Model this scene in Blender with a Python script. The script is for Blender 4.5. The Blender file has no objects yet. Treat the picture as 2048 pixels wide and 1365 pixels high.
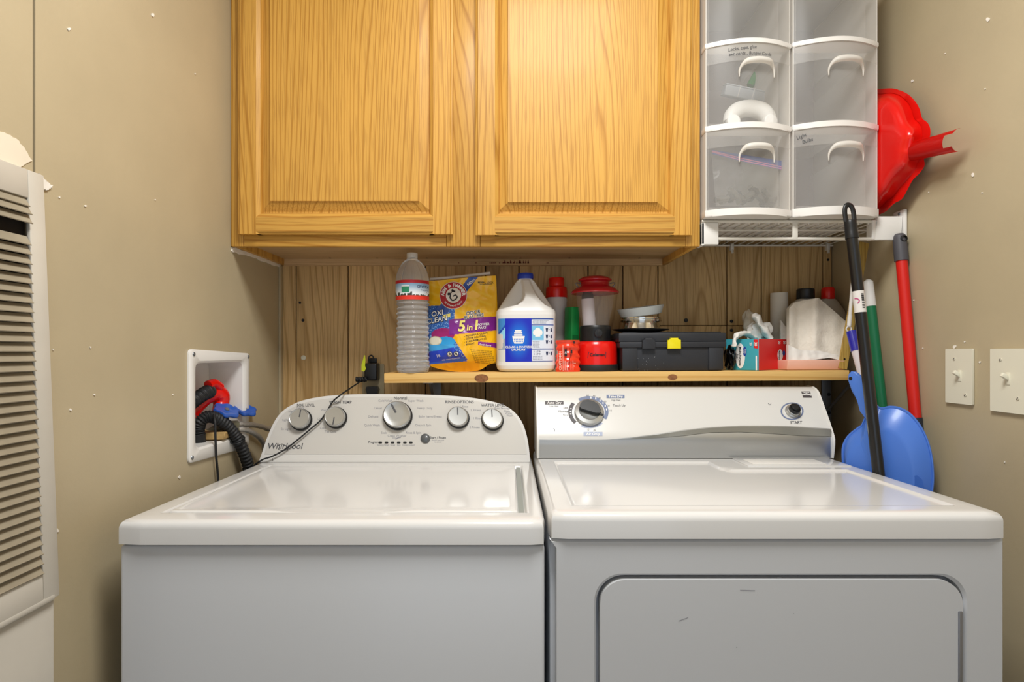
import bpy, bmesh, math, random
from mathutils import Vector, Matrix, noise
random.seed(7)
R = math.radians
# ------------------------------------------------------------------ camera, world, lights
F, CX, CY, CZ = 1160.0, 1020.0, 705.0, 1.20       # focal length and principal point in 2048x1365 pixels, eye height
sc = bpy.context.scene
cam = bpy.data.objects.new('camera', bpy.data.cameras.new('camera'))
sc.collection.objects.link(cam)
cam.location = (0, 0, CZ)
cam.rotation_euler = (R(90), 0, 0)
cam.data.sensor_width = 36
cam.data.lens = F / 2048 * 36
cam.data.shift_x = (1024 - CX) / 2048
cam.data.shift_y = (CY - 682.5) / 2048
cam.data.clip_start = 0.02
sc.camera = cam
w = bpy.data.worlds.new('world')
sc.world = w
w.use_nodes = True
w.node_tree.nodes['Background'].inputs[0].default_value = (0.76, 0.86, 1.0, 1)
w.node_tree.nodes['Background'].inputs[1].default_value = 1.12
def area(name, loc, rot, sx, sy, power, col):
    l = bpy.data.lights.new(name, 'AREA')
    l.shape = 'RECTANGLE'
    l.size, l.size_y, l.energy, l.color = sx, sy, power, col
    o = bpy.data.objects.new(name, l)
    sc.collection.objects.link(o)
    o.location, o.rotation_euler = loc, rot
    return o
area('ceiling_lamp', (0.13, 0.52, 2.44), (0, 0, 0), 0.50, 0.50, 29.5, (1.0, 1.0, 0.985))
sc.view_settings.view_transform = 'Standard'
sc.view_settings.look = 'None'
sc.view_settings.exposure = 0.0
sc.view_settings.gamma = 1.0
sc.view_settings.use_curve_mapping = False
sc.cycles.max_bounces = 10
sc.cycles.transparent_max_bounces = 24
sc.cycles.transmission_bounces = 10
sc.cycles.use_denoising = True
sc.cycles.sample_clamp_indirect = 6.0

# ------------------------------------------------------------------ helpers
COL = sc.collection
ORG = {}
def at(px, py, Y):
    return Vector(((px - CX) / F * Y, Y, CZ - (py - CY) / F * Y))
def PX(px, Y): return (px - CX) / F * Y
def PZ(py, Y): return CZ - (py - CY) / F * Y
def lerp(a, b, t): return a + (b - a) * t
def sstep(a, b, x):
    t = max(0, min(1, (x - a) / (b - a)))
    return t * t * (3 - 2 * t)
def interp(x, tab):
    if x <= tab[0][0]: return tab[0][1]
    for (a, va), (b, vb) in zip(tab, tab[1:]):
        if x <= b: return va + (vb - va) * (x - a) / (b - a)
    return tab[-1][1]
def lin(h):
    h = h.lstrip('#')
    out = []
    for i in (0, 2, 4):
        c = int(h[i:i + 2], 16) / 255
        out.append(c / 12.92 if c <= 0.04045 else ((c + 0.055) / 1.055) ** 2.4)
    return tuple(out) + (1,)
class NT:
    def __init__(s, m):
        m.use_nodes = True
        s.t = m.node_tree
        s.b = s.t.nodes['Principled BSDF']
        s.out = s.t.nodes['Material Output']
    def n(s, kind, **kw):
        nd = s.t.nodes.new(kind)
        for k, v in kw.items():
            if k.startswith('_'): setattr(nd, k[1:], v)
            else: nd.inputs[k.replace('_', ' ')].default_value = v
        return nd
    def l(s, a, b): s.t.links.new(a, b)
def mat(name, col, rough=0.5, metal=0.0, var=0.0, vscale=8, bump=0.0, bscale=60, coat=0.0, trans=0.0, ior=1.45, stretch=None, spec=0.5, sss=0.0):
    m = bpy.data.materials.new(name)
    t = NT(m)
    b = t.b
    c = lin(col) if isinstance(col, str) else tuple(col) + (1,)
    b.inputs['Base Color'].default_value = c
    b.inputs['Roughness'].default_value = rough
    b.inputs['Metallic'].default_value = metal
    b.inputs['Coat Weight'].default_value = coat
    b.inputs['Coat Roughness'].default_value = 0.12
    b.inputs['Transmission Weight'].default_value = trans
    b.inputs['IOR'].default_value = ior
    b.inputs['Specular IOR Level'].default_value = spec
    tc = t.n('ShaderNodeTexCoord')
    src = tc.outputs['Object']
    if stretch:
        mp = t.n('ShaderNodeMapping')
        mp.inputs['Scale'].default_value = stretch
        t.l(src, mp.inputs['Vector'])
        src = mp.outputs['Vector']
    if var:
        n = t.n('ShaderNodeTexNoise', Scale=vscale, Detail=4.0)
        t.l(src, n.inputs['Vector'])
        r = t.n('ShaderNodeMapRange')
        r.inputs['From Min'].default_value, r.inputs['From Max'].default_value = 0.3, 0.7
        r.inputs['To Min'].default_value, r.inputs['To Max'].default_value = 1 - var, 1 + var
        t.l(n.outputs['Fac'], r.inputs['Value'])
        mx = t.n('ShaderNodeMix', _data_type='RGBA', _blend_type='MULTIPLY')
        mx.inputs['Factor'].default_value = 1
        mx.inputs['A'].default_value = c
        t.l(r.outputs['Result'], mx.inputs['B'])
        t.l(mx.outputs['Result'], b.inputs['Base Color'])
    if bump:
        n = t.n('ShaderNodeTexNoise', Scale=bscale, Detail=3.0)
        t.l(src, n.inputs['Vector'])
        bp = t.n('ShaderNodeBump', Strength=bump, Distance=0.002)
        t.l(n.outputs['Fac'], bp.inputs['Height'])
        t.l(bp.outputs['Normal'], b.inputs['Normal'])
    return m
def printed(name, rough=0.4, coat=0.0, bump=0.0, bscale=60):
    m = mat(name, '#ffffff', rough, coat=coat, bump=bump, bscale=bscale)
    t = NT(m)
    a = t.n('ShaderNodeAttribute', _attribute_name='Col')
    t.l(a.outputs['Color'], t.b.inputs['Base Color'])
    return m
def wood(name, light, dark, pore, grain='Z', rings=26, dist=5.0, rough=0.35, coat=0.0, porefac=0.5, tint=0.12, squash=0.07, warp=26.0):
    m = mat(name, light, rough, coat=coat)
    m.node_tree.nodes['Principled BSDF'].inputs['Specular IOR Level'].default_value = 0.36
    t = NT(m)
    tc, oi = t.n('ShaderNodeTexCoord'), t.n('ShaderNodeObjectInfo')
    off = t.n('ShaderNodeVectorMath', _operation='SCALE')
    off.inputs[0].default_value = (3.7, 5.1, 7.3)
    t.l(oi.outputs['Random'], off.inputs['Scale'])
    ad = t.n('ShaderNodeVectorMath', _operation='ADD')
    t.l(tc.outputs['Object'], ad.inputs[0]); t.l(off.outputs[0], ad.inputs[1])
    def mapped(across, along):
        mp = t.n('ShaderNodeMapping')
        mp.inputs['Scale'].default_value = (along, across, across) if grain == 'X' else (across, across, along)
        t.l(ad.outputs[0], mp.inputs['Vector'])
        return mp.outputs['Vector']
    sep = t.n('ShaderNodeSeparateXYZ')
    t.l(ad.outputs[0], sep.inputs[0])
    cn = t.n('ShaderNodeTexNoise', Scale=dist, Detail=1.6)
    cn.inputs['Roughness'].default_value = 0.4
    t.l(mapped(1, squash), cn.inputs['Vector'])
    a1, a2, fr = t.n('ShaderNodeMath', _operation='MULTIPLY'), t.n('ShaderNodeMath', _operation='MULTIPLY_ADD'), t.n('ShaderNodeMath', _operation='FRACT')
    a1.inputs[1].default_value = rings
    t.l(sep.outputs['Z' if grain == 'X' else 'X'], a1.inputs[0])
    a2.inputs[1].default_value = warp
    t.l(cn.outputs['Fac'], a2.inputs[0]); t.l(a1.outputs[0], a2.inputs[2]); t.l(a2.outputs[0], fr.inputs[0])
    big = t.n('ShaderNodeTexNoise', Scale=9.0, Detail=2.0)
    t.l(mapped(1, 0.25), big.inputs['Vector'])
    fine = t.n('ShaderNodeTexNoise', Scale=420.0, Detail=2.0)
    t.l(mapped(1, 0.025), fine.inputs['Vector'])
    rp = t.n('ShaderNodeValToRGB')
    e = rp.color_ramp.elements
    e[0].position, e[0].color = 0.0, lin(light)
    e[1].position, e[1].color = 1.0, lin(light)
    for pos_, c_ in ((0.16, light), (0.62, light), (0.86, dark)):
        el = rp.color_ramp.elements.new(pos_); el.color = lin(c_)
    t.l(fr.outputs[0], rp.inputs['Fac'])
    r2 = t.n('ShaderNodeMapRange')
    r2.inputs['From Min'].default_value, r2.inputs['From Max'].default_value = 0.50, 0.66
    r2.inputs['To Min'].default_value, r2.inputs['To Max'].default_value = 0, porefac
    t.l(fine.outputs['Fac'], r2.inputs['Value'])
    mx = t.n('ShaderNodeMix', _data_type='RGBA')
    mx.inputs['B'].default_value = lin(pore)
    t.l(r2.outputs['Result'], mx.inputs['Factor']); t.l(rp.outputs['Color'], mx.inputs['A'])
    r3 = t.n('ShaderNodeMapRange')
    r3.inputs['From Min'].default_value, r3.inputs['From Max'].default_value = 0.3, 0.7
    r3.inputs['To Min'].default_value, r3.inputs['To Max'].default_value = 1 - tint, 1 + tint
    t.l(big.outputs['Fac'], r3.inputs['Value'])
    r4 = t.n('ShaderNodeMapRange')
    r4.inputs['To Min'].default_value, r4.inputs['To Max'].default_value = 1 - tint, 1 + tint
    t.l(oi.outputs['Random'], r4.inputs['Value'])
    ml = t.n('ShaderNodeMath', _operation='MULTIPLY')
    t.l(r3.outputs['Result'], ml.inputs[0]); t.l(r4.outputs['Result'], ml.inputs[1])
    m2 = t.n('ShaderNodeMix', _data_type='RGBA', _blend_type='MULTIPLY')
    m2.inputs['Factor'].default_value = 1
    t.l(mx.outputs['Result'], m2.inputs['A']); t.l(ml.outputs[0], m2.inputs['B'])
    t.l(m2.outputs['Result'], t.b.inputs['Base Color'])
    bp = t.n('ShaderNodeBump', Strength=0.15, Distance=0.001)
    t.l(fine.outputs['Fac'], bp.inputs['Height'])
    t.l(bp.outputs['Normal'], t.b.inputs['Normal'])
    return m
def milky(name, col, clear, rough=0.4):
    m = mat(name, col, rough)
    t = NT(m)
    tr, tl, mx, m1 = t.n('ShaderNodeBsdfTransparent'), t.n('ShaderNodeBsdfTranslucent'), t.n('ShaderNodeMixShader'), t.n('ShaderNodeMixShader')
    tl.inputs['Color'].default_value = lin(col)
    m1.inputs[0].default_value = 0.35
    t.l(t.b.outputs[0], m1.inputs[1]); t.l(tl.outputs[0], m1.inputs[2])
    mx.inputs[0].default_value = clear
    t.l(m1.outputs[0], mx.inputs[1]); t.l(tr.outputs[0], mx.inputs[2])
    t.l(mx.outputs[0], t.out.inputs['Surface'])
    return m
# ---- mesh building
def box(bm, x0, x1, y0, y1, z0, z1, bev=0.0, seg=2, M=None):
    r = bmesh.ops.create_cube(bm, size=1)
    vs = r['verts']
    for v in vs:
        v.co = Vector((lerp(x0, x1, v.co.x + .5), lerp(y0, y1, v.co.y + .5), lerp(z0, z1, v.co.z + .5)))
        if M is not None: v.co = M @ v.co
    if bev:
        es = list({e for v in vs for e in v.link_edges})
        bmesh.ops.bevel(bm, geom=es, offset=bev, segments=seg, affect='EDGES', profile=0.5)
def lathe(bm, prof, n=32, M=None, power=2.0, ax=1.0, ay=1.0):
    M = M or Matrix.Identity(4)
    rings = []
    for r, z in prof:
        ring = []
        for k in range(n):
            a = 2 * math.pi * k / n
            c, s = math.cos(a), math.sin(a)
            if power != 2.0:
                c = math.copysign(abs(c) ** (2 / power), c); s = math.copysign(abs(s) ** (2 / power), s)
            ring.append(bm.verts.new(M @ Vector((r * ax * c, r * ay * s, z))))
        rings.append(ring)
    for a, b in zip(rings, rings[1:]):
        for k in range(n):
            bm.faces.new((a[k], a[(k + 1) % n], b[(k + 1) % n], b[k]))
    if prof[0][0] > 1e-5: bm.faces.new(list(reversed(rings[0])))
    if prof[-1][0] > 1e-5: bm.faces.new(rings[-1])
def smooth_path(pts, per=8):
    pts = [Vector(p) for p in pts]
    out = []
    for i in range(len(pts) - 1):
        p0, p1, p2, p3 = pts[max(i - 1, 0)], pts[i], pts[i + 1], pts[min(i + 2, len(pts) - 1)]
        for k in range(per):
            t = k / per
            out.append(0.5 * ((2 * p1) + (-p0 + p2) * t + (2 * p0 - 5 * p1 + 4 * p2 - p3) * t * t + (-p0 + 3 * p1 - 3 * p2 + p3) * t ** 3))
    out.append(pts[-1])
    return out
def tube(bm, pts, r, n=12, per=0, cap=True, flat=1.0, up=None):
    rad = r if callable(r) else (lambda t: r)
    P = smooth_path(pts, per) if per else [Vector(p) for p in pts]
    N = len(P)
    prev = None
    rings = []
    for i, p in enumerate(P):
        d = (P[min(i + 1, N - 1)] - P[max(i - 1, 0)]).normalized()
        if prev is None:
            ref = Vector(up) if up else (Vector((0, 0, 1)) if abs(d.z) < 0.9 else Vector((1, 0, 0)))
            a = (ref - d * ref.dot(d)).normalized()
        else:
            a = (prev - d * prev.dot(d)).normalized()
        prev = a
        b = d.cross(a)
        rr = rad(i / (N - 1))
        rings.append([bm.verts.new(p + a * (math.cos(2 * math.pi * k / n) * rr * flat) + b * (math.sin(2 * math.pi * k / n) * rr)) for k in range(n)])
    for a, b in zip(rings, rings[1:]):
        for k in range(n):
            bm.faces.new((a[k], a[(k + 1) % n], b[(k + 1) % n], b[k]))
    if cap:
        bm.faces.new(list(reversed(rings[0]))); bm.faces.new(rings[-1])
def prism(bm, pts, d, bev=0.0, seg=2):
    """pts: 3-D outline, extruded by vector d"""
    d = Vector(d)
    a = [bm.verts.new(Vector(p)) for p in pts]
    b = [bm.verts.new(Vector(p) + d) for p in pts]
    n = len(pts)
    f1, f2 = bm.faces.new(a), bm.faces.new(list(reversed(b)))
    for k in range(n):
        bm.faces.new((a[(k + 1) % n], a[k], b[k], b[(k + 1) % n]))
    if bev:
        bmesh.ops.bevel(bm, geom=list(f1.edges), offset=bev, segments=seg, affect='EDGES', profile=0.5, clamp_overlap=True)
def grid(bm, fn, nu, nv, col=None, thick=None):
    lay = None
    if col: lay = bm.verts.layers.float_color.get('Col') or bm.verts.layers.float_color.new('Col')
    vs = []
    for j in range(nv + 1):
        row = []
        for i in range(nu + 1):
            u, v = i / nu, j / nv
            vt = bm.verts.new(fn(u, v))
            if lay: vt[lay] = col(u, v)
            row.append(vt)
        vs.append(row)
    for j in range(nv):
        for i in range(nu):
            bm.faces.new((vs[j][i], vs[j][i + 1], vs[j + 1][i + 1], vs[j + 1][i]))
    return vs
def rrect(x0, x1, y0, y1, r, n=6):
    out = []
    for cx, cy, a0 in ((x1 - r, y1 - r, 0), (x0 + r, y1 - r, 90), (x0 + r, y0 + r, 180), (x1 - r, y0 + r, 270)):
        for k in range(n + 1):
            a = R(a0 + 90 * k / n)
            out.append((cx + r * math.cos(a), cy + r * math.sin(a)))
    return out
def blob(bm, c, rad, amp, scale, seed=0, sub=3, flatz=None):
    r = bmesh.ops.create_icosphere(bm, subdivisions=sub, radius=1)
    for v in r['verts']:
        d = v.co.normalized()
        q = d * scale + Vector((seed * 3.1, seed * 1.7, seed))
        k = 1 + amp * (noise.noise(q) + 0.6 * (1 - 2 * abs(noise.noise(q * 2.3))) - .3)
        v.co = Vector((c[0] + d.x * rad[0] * k, c[1] + d.y * rad[1] * k, c[2] + d.z * rad[2] * k))
        if flatz is not None and v.co.z < flatz: v.co.z = flatz
FONT_CACHE = {}
def text(bm, s, px, py, size, fn, align='CENTER', shear=0.0, bold=0.0, rot=0.0, h=0.0004, sx=1.0, space=1.0):
    """letters laid on a surface: fn(px, py, h) gives the surface point"""
    key = (s, align, shear, bold, space)
    if key not in FONT_CACHE:
        c = bpy.data.curves.new('lettering', 'FONT')
        c.body, c.align_x, c.align_y, c.shear, c.offset, c.space_character = s, align, 'CENTER', shear, bold, space
        c.resolution_u = 3
        o = bpy.data.objects.new('lettering', c)
        me = bpy.data.meshes.new_from_object(o)
        FONT_CACHE[key] = ([v.co.copy() for v in me.vertices], [tuple(p.vertices) for p in me.polygons])
        bpy.data.objects.remove(o); bpy.data.meshes.remove(me); bpy.data.curves.remove(c)
    vs, fs = FONT_CACHE[key]
    ca, sa = math.cos(R(rot)), math.sin(R(rot))
    nv = []
    for v in vs:
        x, y = v.x * size * sx, v.y * size
        nv.append(bm.verts.new(fn(px + x * ca - y * sa, py - x * sa - y * ca, h)))
    for f in fs:
        try: bm.faces.new([nv[i] for i in f])
        except ValueError: pass
def poly(bm, pts, fn, h=0.0003):
    bm.faces.new([bm.verts.new(fn(x, y, h)) for x, y in pts])
def disc(bm, cx, cy, rx, ry, fn, h=0.0003, n=24):
    poly(bm, [(cx + rx * math.cos(2 * math.pi * k / n), cy - ry * math.sin(2 * math.pi * k / n)) for k in range(n)], fn, h)
def sector(bm, cx, cy, r0, r1, a0, a1, fn, h=0.0003, n=14, ky=1.0):
    """ring sector, angles in degrees clockwise from twelve o'clock"""
    for k in range(n):
        a, b = R(a0 + (a1 - a0) * k / n), R(a0 + (a1 - a0) * (k + 1) / n)
        poly(bm, [(cx + r * math.sin(t), cy - r * math.cos(t) * ky) for r, t in ((r0, a), (r1, a), (r1, b), (r0, b))], fn, h)
def stroke(bm, pts, wd, fn, h=0.0003):
    for (x0, y0), (x1, y1) in zip(pts, pts[1:]):
        d = math.hypot(x1 - x0, y1 - y0) or 1
        nx, ny = -(y1 - y0) / d * wd / 2, (x1 - x0) / d * wd / 2
        poly(bm, [(x0 + nx, y0 + ny), (x1 + nx, y1 + ny), (x1 - nx, y1 - ny), (x0 - nx, y0 - ny)], fn, h)
# ---- objects
def obj(name, bm, m, parent=None, loc=None, auto=38, flat=False):
    bmesh.ops.recalc_face_normals(bm, faces=bm.faces[:])
    o0 = ORG[parent.name] if parent else Vector(loc or (0, 0, 0))
    for v in bm.verts: v.co -= o0
    me = bpy.data.meshes.new(name)
    bm.to_mesh(me); bm.free()
    for k in (m if isinstance(m, (list, tuple)) else [m]): me.materials.append(k)
    if not flat:
        me.shade_smooth()
        me.set_sharp_from_angle(angle=R(auto))
    o = bpy.data.objects.new(name, me)
    COL.objects.link(o)
    if parent: o.parent = parent
    else: o.location = o0
    ORG[o.name] = o0
    return o
def tag(o, label, cat, group=None):
    o['label'], o['category'] = label, cat
    if group: o['group'] = group
    return o
def thing(name, label, cat, loc, group=None, ry=0.0):
    o = bpy.data.objects.new(name, None)
    o.empty_display_size = 0.05
    COL.objects.link(o)
    o.location = loc
    o.rotation_euler = (0, ry, 0)
    ORG[o.name] = Vector(loc)
    return tag(o, label, cat, group)
def st(name, bm, m, parent=None, **k):
    o = obj(name, bm, m, parent, **k)
    o['kind'] = 'structure'
    return o
def B(): return bmesh.new()
def frame_matrix(o, u, v, n):
    return Matrix(((u[0], v[0], n[0], o[0]), (u[1], v[1], n[1], o[1]), (u[2], v[2], n[2], o[2]), (0, 0, 0, 1)))
class Plane:
    def __init__(s, o, u, v):
        s.o, s.u, s.v = Vector(o), Vector(u).normalized(), Vector(v).normalized()
        s.n = s.u.cross(s.v).normalized()
    def __call__(s, px, py, h=0.0):
        d = Vector(((px - CX) / F, 1, -(py - CY) / F))
        e = Vector((0, 0, CZ))
        t = (s.o - e).dot(s.n) / d.dot(s.n)
        return e + d * t + s.n * h
    def M(s, p): return frame_matrix(p, s.u, s.v, s.n)
# ------------------------------------------------------------------ materials
WALLY, XL, XR = 1.75, -0.69, 0.973
m_wall = mat('tan_wall_paint', '#b7a98b', 0.42, var=0.05, vscale=5, bump=0.12, bscale=140)
m_ceil = mat('ceiling_white', '#e9e4da', 0.8)
m_floor = mat('floor_vinyl', '#8d8478', 0.5, var=0.15, vscale=12)
m_chip = mat('bare_plaster', '#ece6dc', 0.85, var=0.06, vscale=40)
m_dark = mat('dark_gap', '#1c1611', 0.9)
m_panel = wood('wood_panelling', '#cba975', '#ac8956', '#8b6c42', rings=30, dist=7.0, rough=0.5, porefac=0.4, tint=0.12, squash=0.12, warp=14)
m_oakV = wood('golden_oak', '#cd9b48', '#ad792c', '#996829', rings=92, dist=5.0, rough=0.46, coat=0.03, porefac=0.5, tint=0.05, squash=0.085, warp=27)
m_oakH = wood('golden_oak_across', '#c99948', '#b27d32', '#9b6b2a', grain='X', rings=70, dist=6.0, rough=0.46, coat=0.03, porefac=0.5, tint=0.06, squash=0.15, warp=9)
m_under = wood('cabinet_underside', '#cbaa7e', '#b89767', '#98774f', grain='X', rings=20, dist=4, rough=0.6, tint=0.05, warp=6)
m_pine = wood('pine_board', '#e0b873', '#cf9f57', '#c49a58', grain='X', rings=50, dist=4.0, rough=0.5, porefac=0.25, tint=0.05, warp=8)
m_enamel = mat('white_enamel', '#d8d7d5', 0.16, coat=0.3)
m_body = mat('shaded_enamel', '#c6c8cb', 0.28, bump=0.02, bscale=300)  # same white enamel, darker and bluer: shade of the fronts put into colour
m_console = mat('console_plastic', '#d6d4d0', 0.3)
m_face = mat('console_face', '#c9c6c0', 0.35)
m_print = mat('grey_print', '#4c4c50', 0.5)
m_lprint = mat('light_grey_print', '#8c8c92', 0.5)
m_black = mat('black_plastic', '#17181a', 0.38)
m_rubber = mat('black_rubber', '#1d1e20', 0.55)
m_silver = mat('brushed_silver', '#b4b6b6', 0.34, metal=0.85, bump=0.05, bscale=220, stretch=(0.03, 1, 1))
m_knob = mat('satin_knob', '#b9bab8', 0.3, metal=0.75)
m_chrome = mat('chrome', '#dcdcdc', 0.1, metal=1.0)
m_white = mat('white_plastic', '#e6e4df', 0.35)
m_ivory = mat('ivory_plastic', '#e2decb', 0.35)
m_red = mat('red_plastic', '#e0140c', 0.25, coat=0.2)
m_steel = mat('zinc_steel', '#8c9094', 0.4, metal=0.8)
m_wht_ink = mat('white_ink', '#f1efec', 0.5)
m_blk_ink = mat('black_ink', '#1b1b20', 0.5)

# ------------------------------------------------------------------ room
def paint_chip(parent, fn, px, py, r, n=9, seed=0):
    rnd = random.Random(seed * 13 + int(px))
    r *= .8
    b = B()
    pts = [(px + r * rnd.uniform(.45, 1) * math.cos(2 * math.pi * k / n), py + r * 1.2 * rnd.uniform(.45, 1) * math.sin(2 * math.pi * k / n)) for k in range(n)]
    prism(b, [fn(x, y, 0.0002) for x, y in pts], fn(px, py, 0.0014) - fn(px, py, 0.0002))
    return obj('paint_chip', b, m_chip, parent, flat=True)
b = B(); box(b, XL - .3, XR + .3, -1.6, 2.0, -0.06, 0); st('floor', b, m_floor)
b = B(); box(b, XL - .3, XR + .3, -1.6, 2.0, 2.48, 2.54); st('ceiling', b, m_ceil)
# back wall with separate boards
b = B(); box(b, XL - .12, XR + .12, 1.758, 1.86, 0, 2.48); wall_back = st('wall_back', b, m_dark)
edges = [560, 592, 696, 851, 971, 1038, 1176, 1246, 1316, 1454, 1523, 1646, 1667]
for a, c in zip(edges, edges[1:]):
    x0, x1 = max(PX(a, WALLY), XL + .001) + .0014, min(PX(c, WALLY), XR - .001) - .0014
    seam = PZ(652, WALLY)
    for z0, z1 in (((0, 2.48),) if a < 1300 else ((0, seam - .001), (seam + .001, 2.48))):
        b = B(); box(b, x0, x1, WALLY, WALLY + .009, z0, z1, 0.0012, 1); obj('plank', b, m_panel, wall_back)
back = Plane((0, WALLY, 1), (1, 0, 0), (0, 0, 1))
for px, py, r in ((606, 641, 3), (607, 716, 5), (1372, 641, 4), (1463, 643, 3.4), (1463, 661, 3.4), (1656, 520, 2.5), (600, 606, 2.5)):
    b = B(); p = back(px, py, 0); k = r / F * WALLY
    lathe(b, [(k, 0), (k, .001), (k * .8, .0022), (k * .35, .0024), (k * .3, .0012), (0.0, .0012)], 14, back.M(p))
    obj('screw', b, m_ivory if (px, py) == (607, 716) else m_rubber, wall_back)
# left wall: a sheet with a box hole and a groove, thickness outward
b = B()
HY0, HY1, HZ0, HZ1 = 1.262, 1.497, 0.985, 1.180          # hole for the hose box
gy = 0.69 * F / (1020 - 68)
for y0, y1, z0, z1 in ((-1.6, gy - .0022, 0, 2.48), (gy + .0022, HY0, 0, 2.48), (HY1, 1.86, 0, 2.48), (HY0, HY1, 0, HZ0), (HY0, HY1, HZ1, 2.48)):
    box(b, XL - .012, XL, y0, y1, z0, z1)
wall_left = st('wall_left', b, m_wall)
b = B(); box(b, XL - .16, XL - .13, -1.6, 1.86, 0, 2.48); box(b, XL - .03, XL - .0125, gy - .02, gy + .02, 0, 2.48)
st('backing', b, mat('green_grey_board', '#7d8068', 0.8), wall_left)
lw = Plane((XL, 1, 1), (0, 1, 0), (0, 0, 1))
for i, (px, py, r) in enumerate(((305, 30, 5), (137, 58, 5), (390, 148, 2), (170, 412, 3), (108, 1098, 6), (113, 1062, 5), (358, 955, 4), (140, 820, 3), (188, 790, 2.2), (105, 700, 2), (180, 695, 2.5), (310, 400, 1.6), (345, 790, 1.6), (118, 395, 2.2))):
    paint_chip(wall_left, lw, px, py, r, seed=i)
def ragged(pts, jit, rnd, per=7):
    out = []
    for (x0, y0), (x1, y1) in zip(pts, pts[1:] + pts[:1]):
        for k in range(per):
            t = k / per
            out.append((lerp(x0, x1, t) + rnd.uniform(-jit, jit), lerp(y0, y1, t) + rnd.uniform(-jit, jit)))
    return out
rnd = random.Random(5)
b = B(); prism(b, [lw(x, y, 0) for x, y in ragged([(-40, 250), (0, 264), (20, 271), (36, 283), (50, 300), (62, 322), (40, 334), (-40, 322)], 1.1, rnd, 4)], (.0016, 0, 0))
obj('bare_plaster_patch', b, mat('cream_plaster', '#e8dcc6', 0.9, var=0.05), wall_left, flat=True)
b = B(); prism(b, [lw(x, y, 0) for x, y in ragged([(76, 346), (86, 358), (103, 373), (92, 380), (80, 376)], 1.6, rnd)], (.003, 0, 0))
obj('torn_paint_flake', b, m_chip, wall_left, flat=True)
b = B(); prism(b, [lw(x, y, 0) for x, y in ragged([(462, 494), (500, 506), (561, 527), (561, 536), (500, 514), (462, 503)], 1.5, rnd, 9)], (.003, 0, 0))
obj('caulk_strip', b, m_chip, wall_left, flat=True)
b = B(); box(b, XL, XL + .006, 1.728, 1.749, 0.3, PZ(532, 1.74), 0.002); obj('corner_bead', b, m_wall, wall_left)
# right wall
b = B(); box(b, XR, XR + .12, -1.6, 1.86, 0, 2.48); wall_right = st('wall_right', b, m_wall)
rw = Plane((XR, 1, 1), (0, -1, 0), (0, 0, 1))
for i, (px, py, r) in enumerate(((1976, 38, 6), (1946, 350, 5), (1825, 162, 4), (1891, 107, 1.6), (1858, 385, 2), (1971, 178, 2), (1965, 386, 2), (1828, 601, 2), (1910, 694, 5), (1930, 684, 2), (1960, 725, 3), (1846, 697, 1.6), (2010, 925, 2))):
    paint_chip(wall_right, rw, px, py, r, seed=i + 40)
# ------------------------------------------------------------------ wall cabinet
FY, DY = 1.43, 1.411
cab = thing('wall_cabinet', 'golden oak wall cabinet with two raised-panel doors above the washer', 'cabinet', (-.11, 1.59, PZ(493, FY)))
cz0, cz1 = PZ(493, FY), 2.22
cx0, cx1 = XL + .002, PX(1400, FY)
s = F / FY
def fx(px): return PX(px, FY)
def fz(py): return PZ(py, FY)
for x0, x1 in ((cx0, fx(487)), (fx(893), fx(960)), (fx(1372), cx1)):
    b = B(); box(b, x0, x1, FY, FY + .019, cz0, cz1, .0015); obj('frame_stile', b, m_oakV, cab)
b = B(); box(b, fx(487.5), fx(892.5), FY, FY + .019, cz0, fz(462), .0015); obj('frame_rail', b, m_oakH, cab)
b = B(); box(b, fx(960.5), fx(1371.5), FY, FY + .019, cz0, fz(462), .0015); obj('frame_rail', b, m_oakH, cab)
for x0, x1 in ((cx0, cx0 + .013), (cx1 - .013, cx1)):
    b = B(); box(b, x0, x1, FY + .019, WALLY - .001, cz0 + .001, cz1, .001); obj('side_panel', b, m_oakV, cab)
b = B(); box(b, cx0 + .013, cx1 - .013, FY + .02, WALLY - .016, cz0 + .018, cz0 + .030); obj('bottom_panel', b, m_under, cab)
b = B(); box(b, cx0 + .013, cx1 - .013, WALLY - .016, WALLY - .001, cz0 - .001, cz1); hr = obj('hanging_rail', b, m_under, cab)
for px in (657, 752, 852, 948, 1041, 1140, 1281):
    b = B(); p = Vector((PX(px, 1.70), 1.715, cz0 + .0178)); lathe(b, [(.0035, 0), (.0035, -.0012), (0, -.0012)], 10, Matrix.Translation(p)); obj('nail', b, m_rubber, cab)
b = B(); rnd = random.Random(2)
hrp = Plane((0, WALLY - .0163, 1), (1, 0, 0), (0, 0, 1))
for k in range(34):
    px = 980 + 80 * rnd.random() if k < 24 else 860 + 260 * rnd.random(); hh = rnd.uniform(2, 8 if k < 24 else 3)
    poly(b, [(px - 1.4, 527), (px, 527 - hh), (px + 1.4, 527)], hrp)
obj('red_stain', b, mat('red_brown_stain', '#6d2a1c', 0.7), hr, flat=True)['kind'] = 'stuff'
b = B(); box(b, cx0, cx1, FY + .019, WALLY - .001, cz1 - .015, cz1); obj('top_panel', b, m_oakH, cab)
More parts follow.
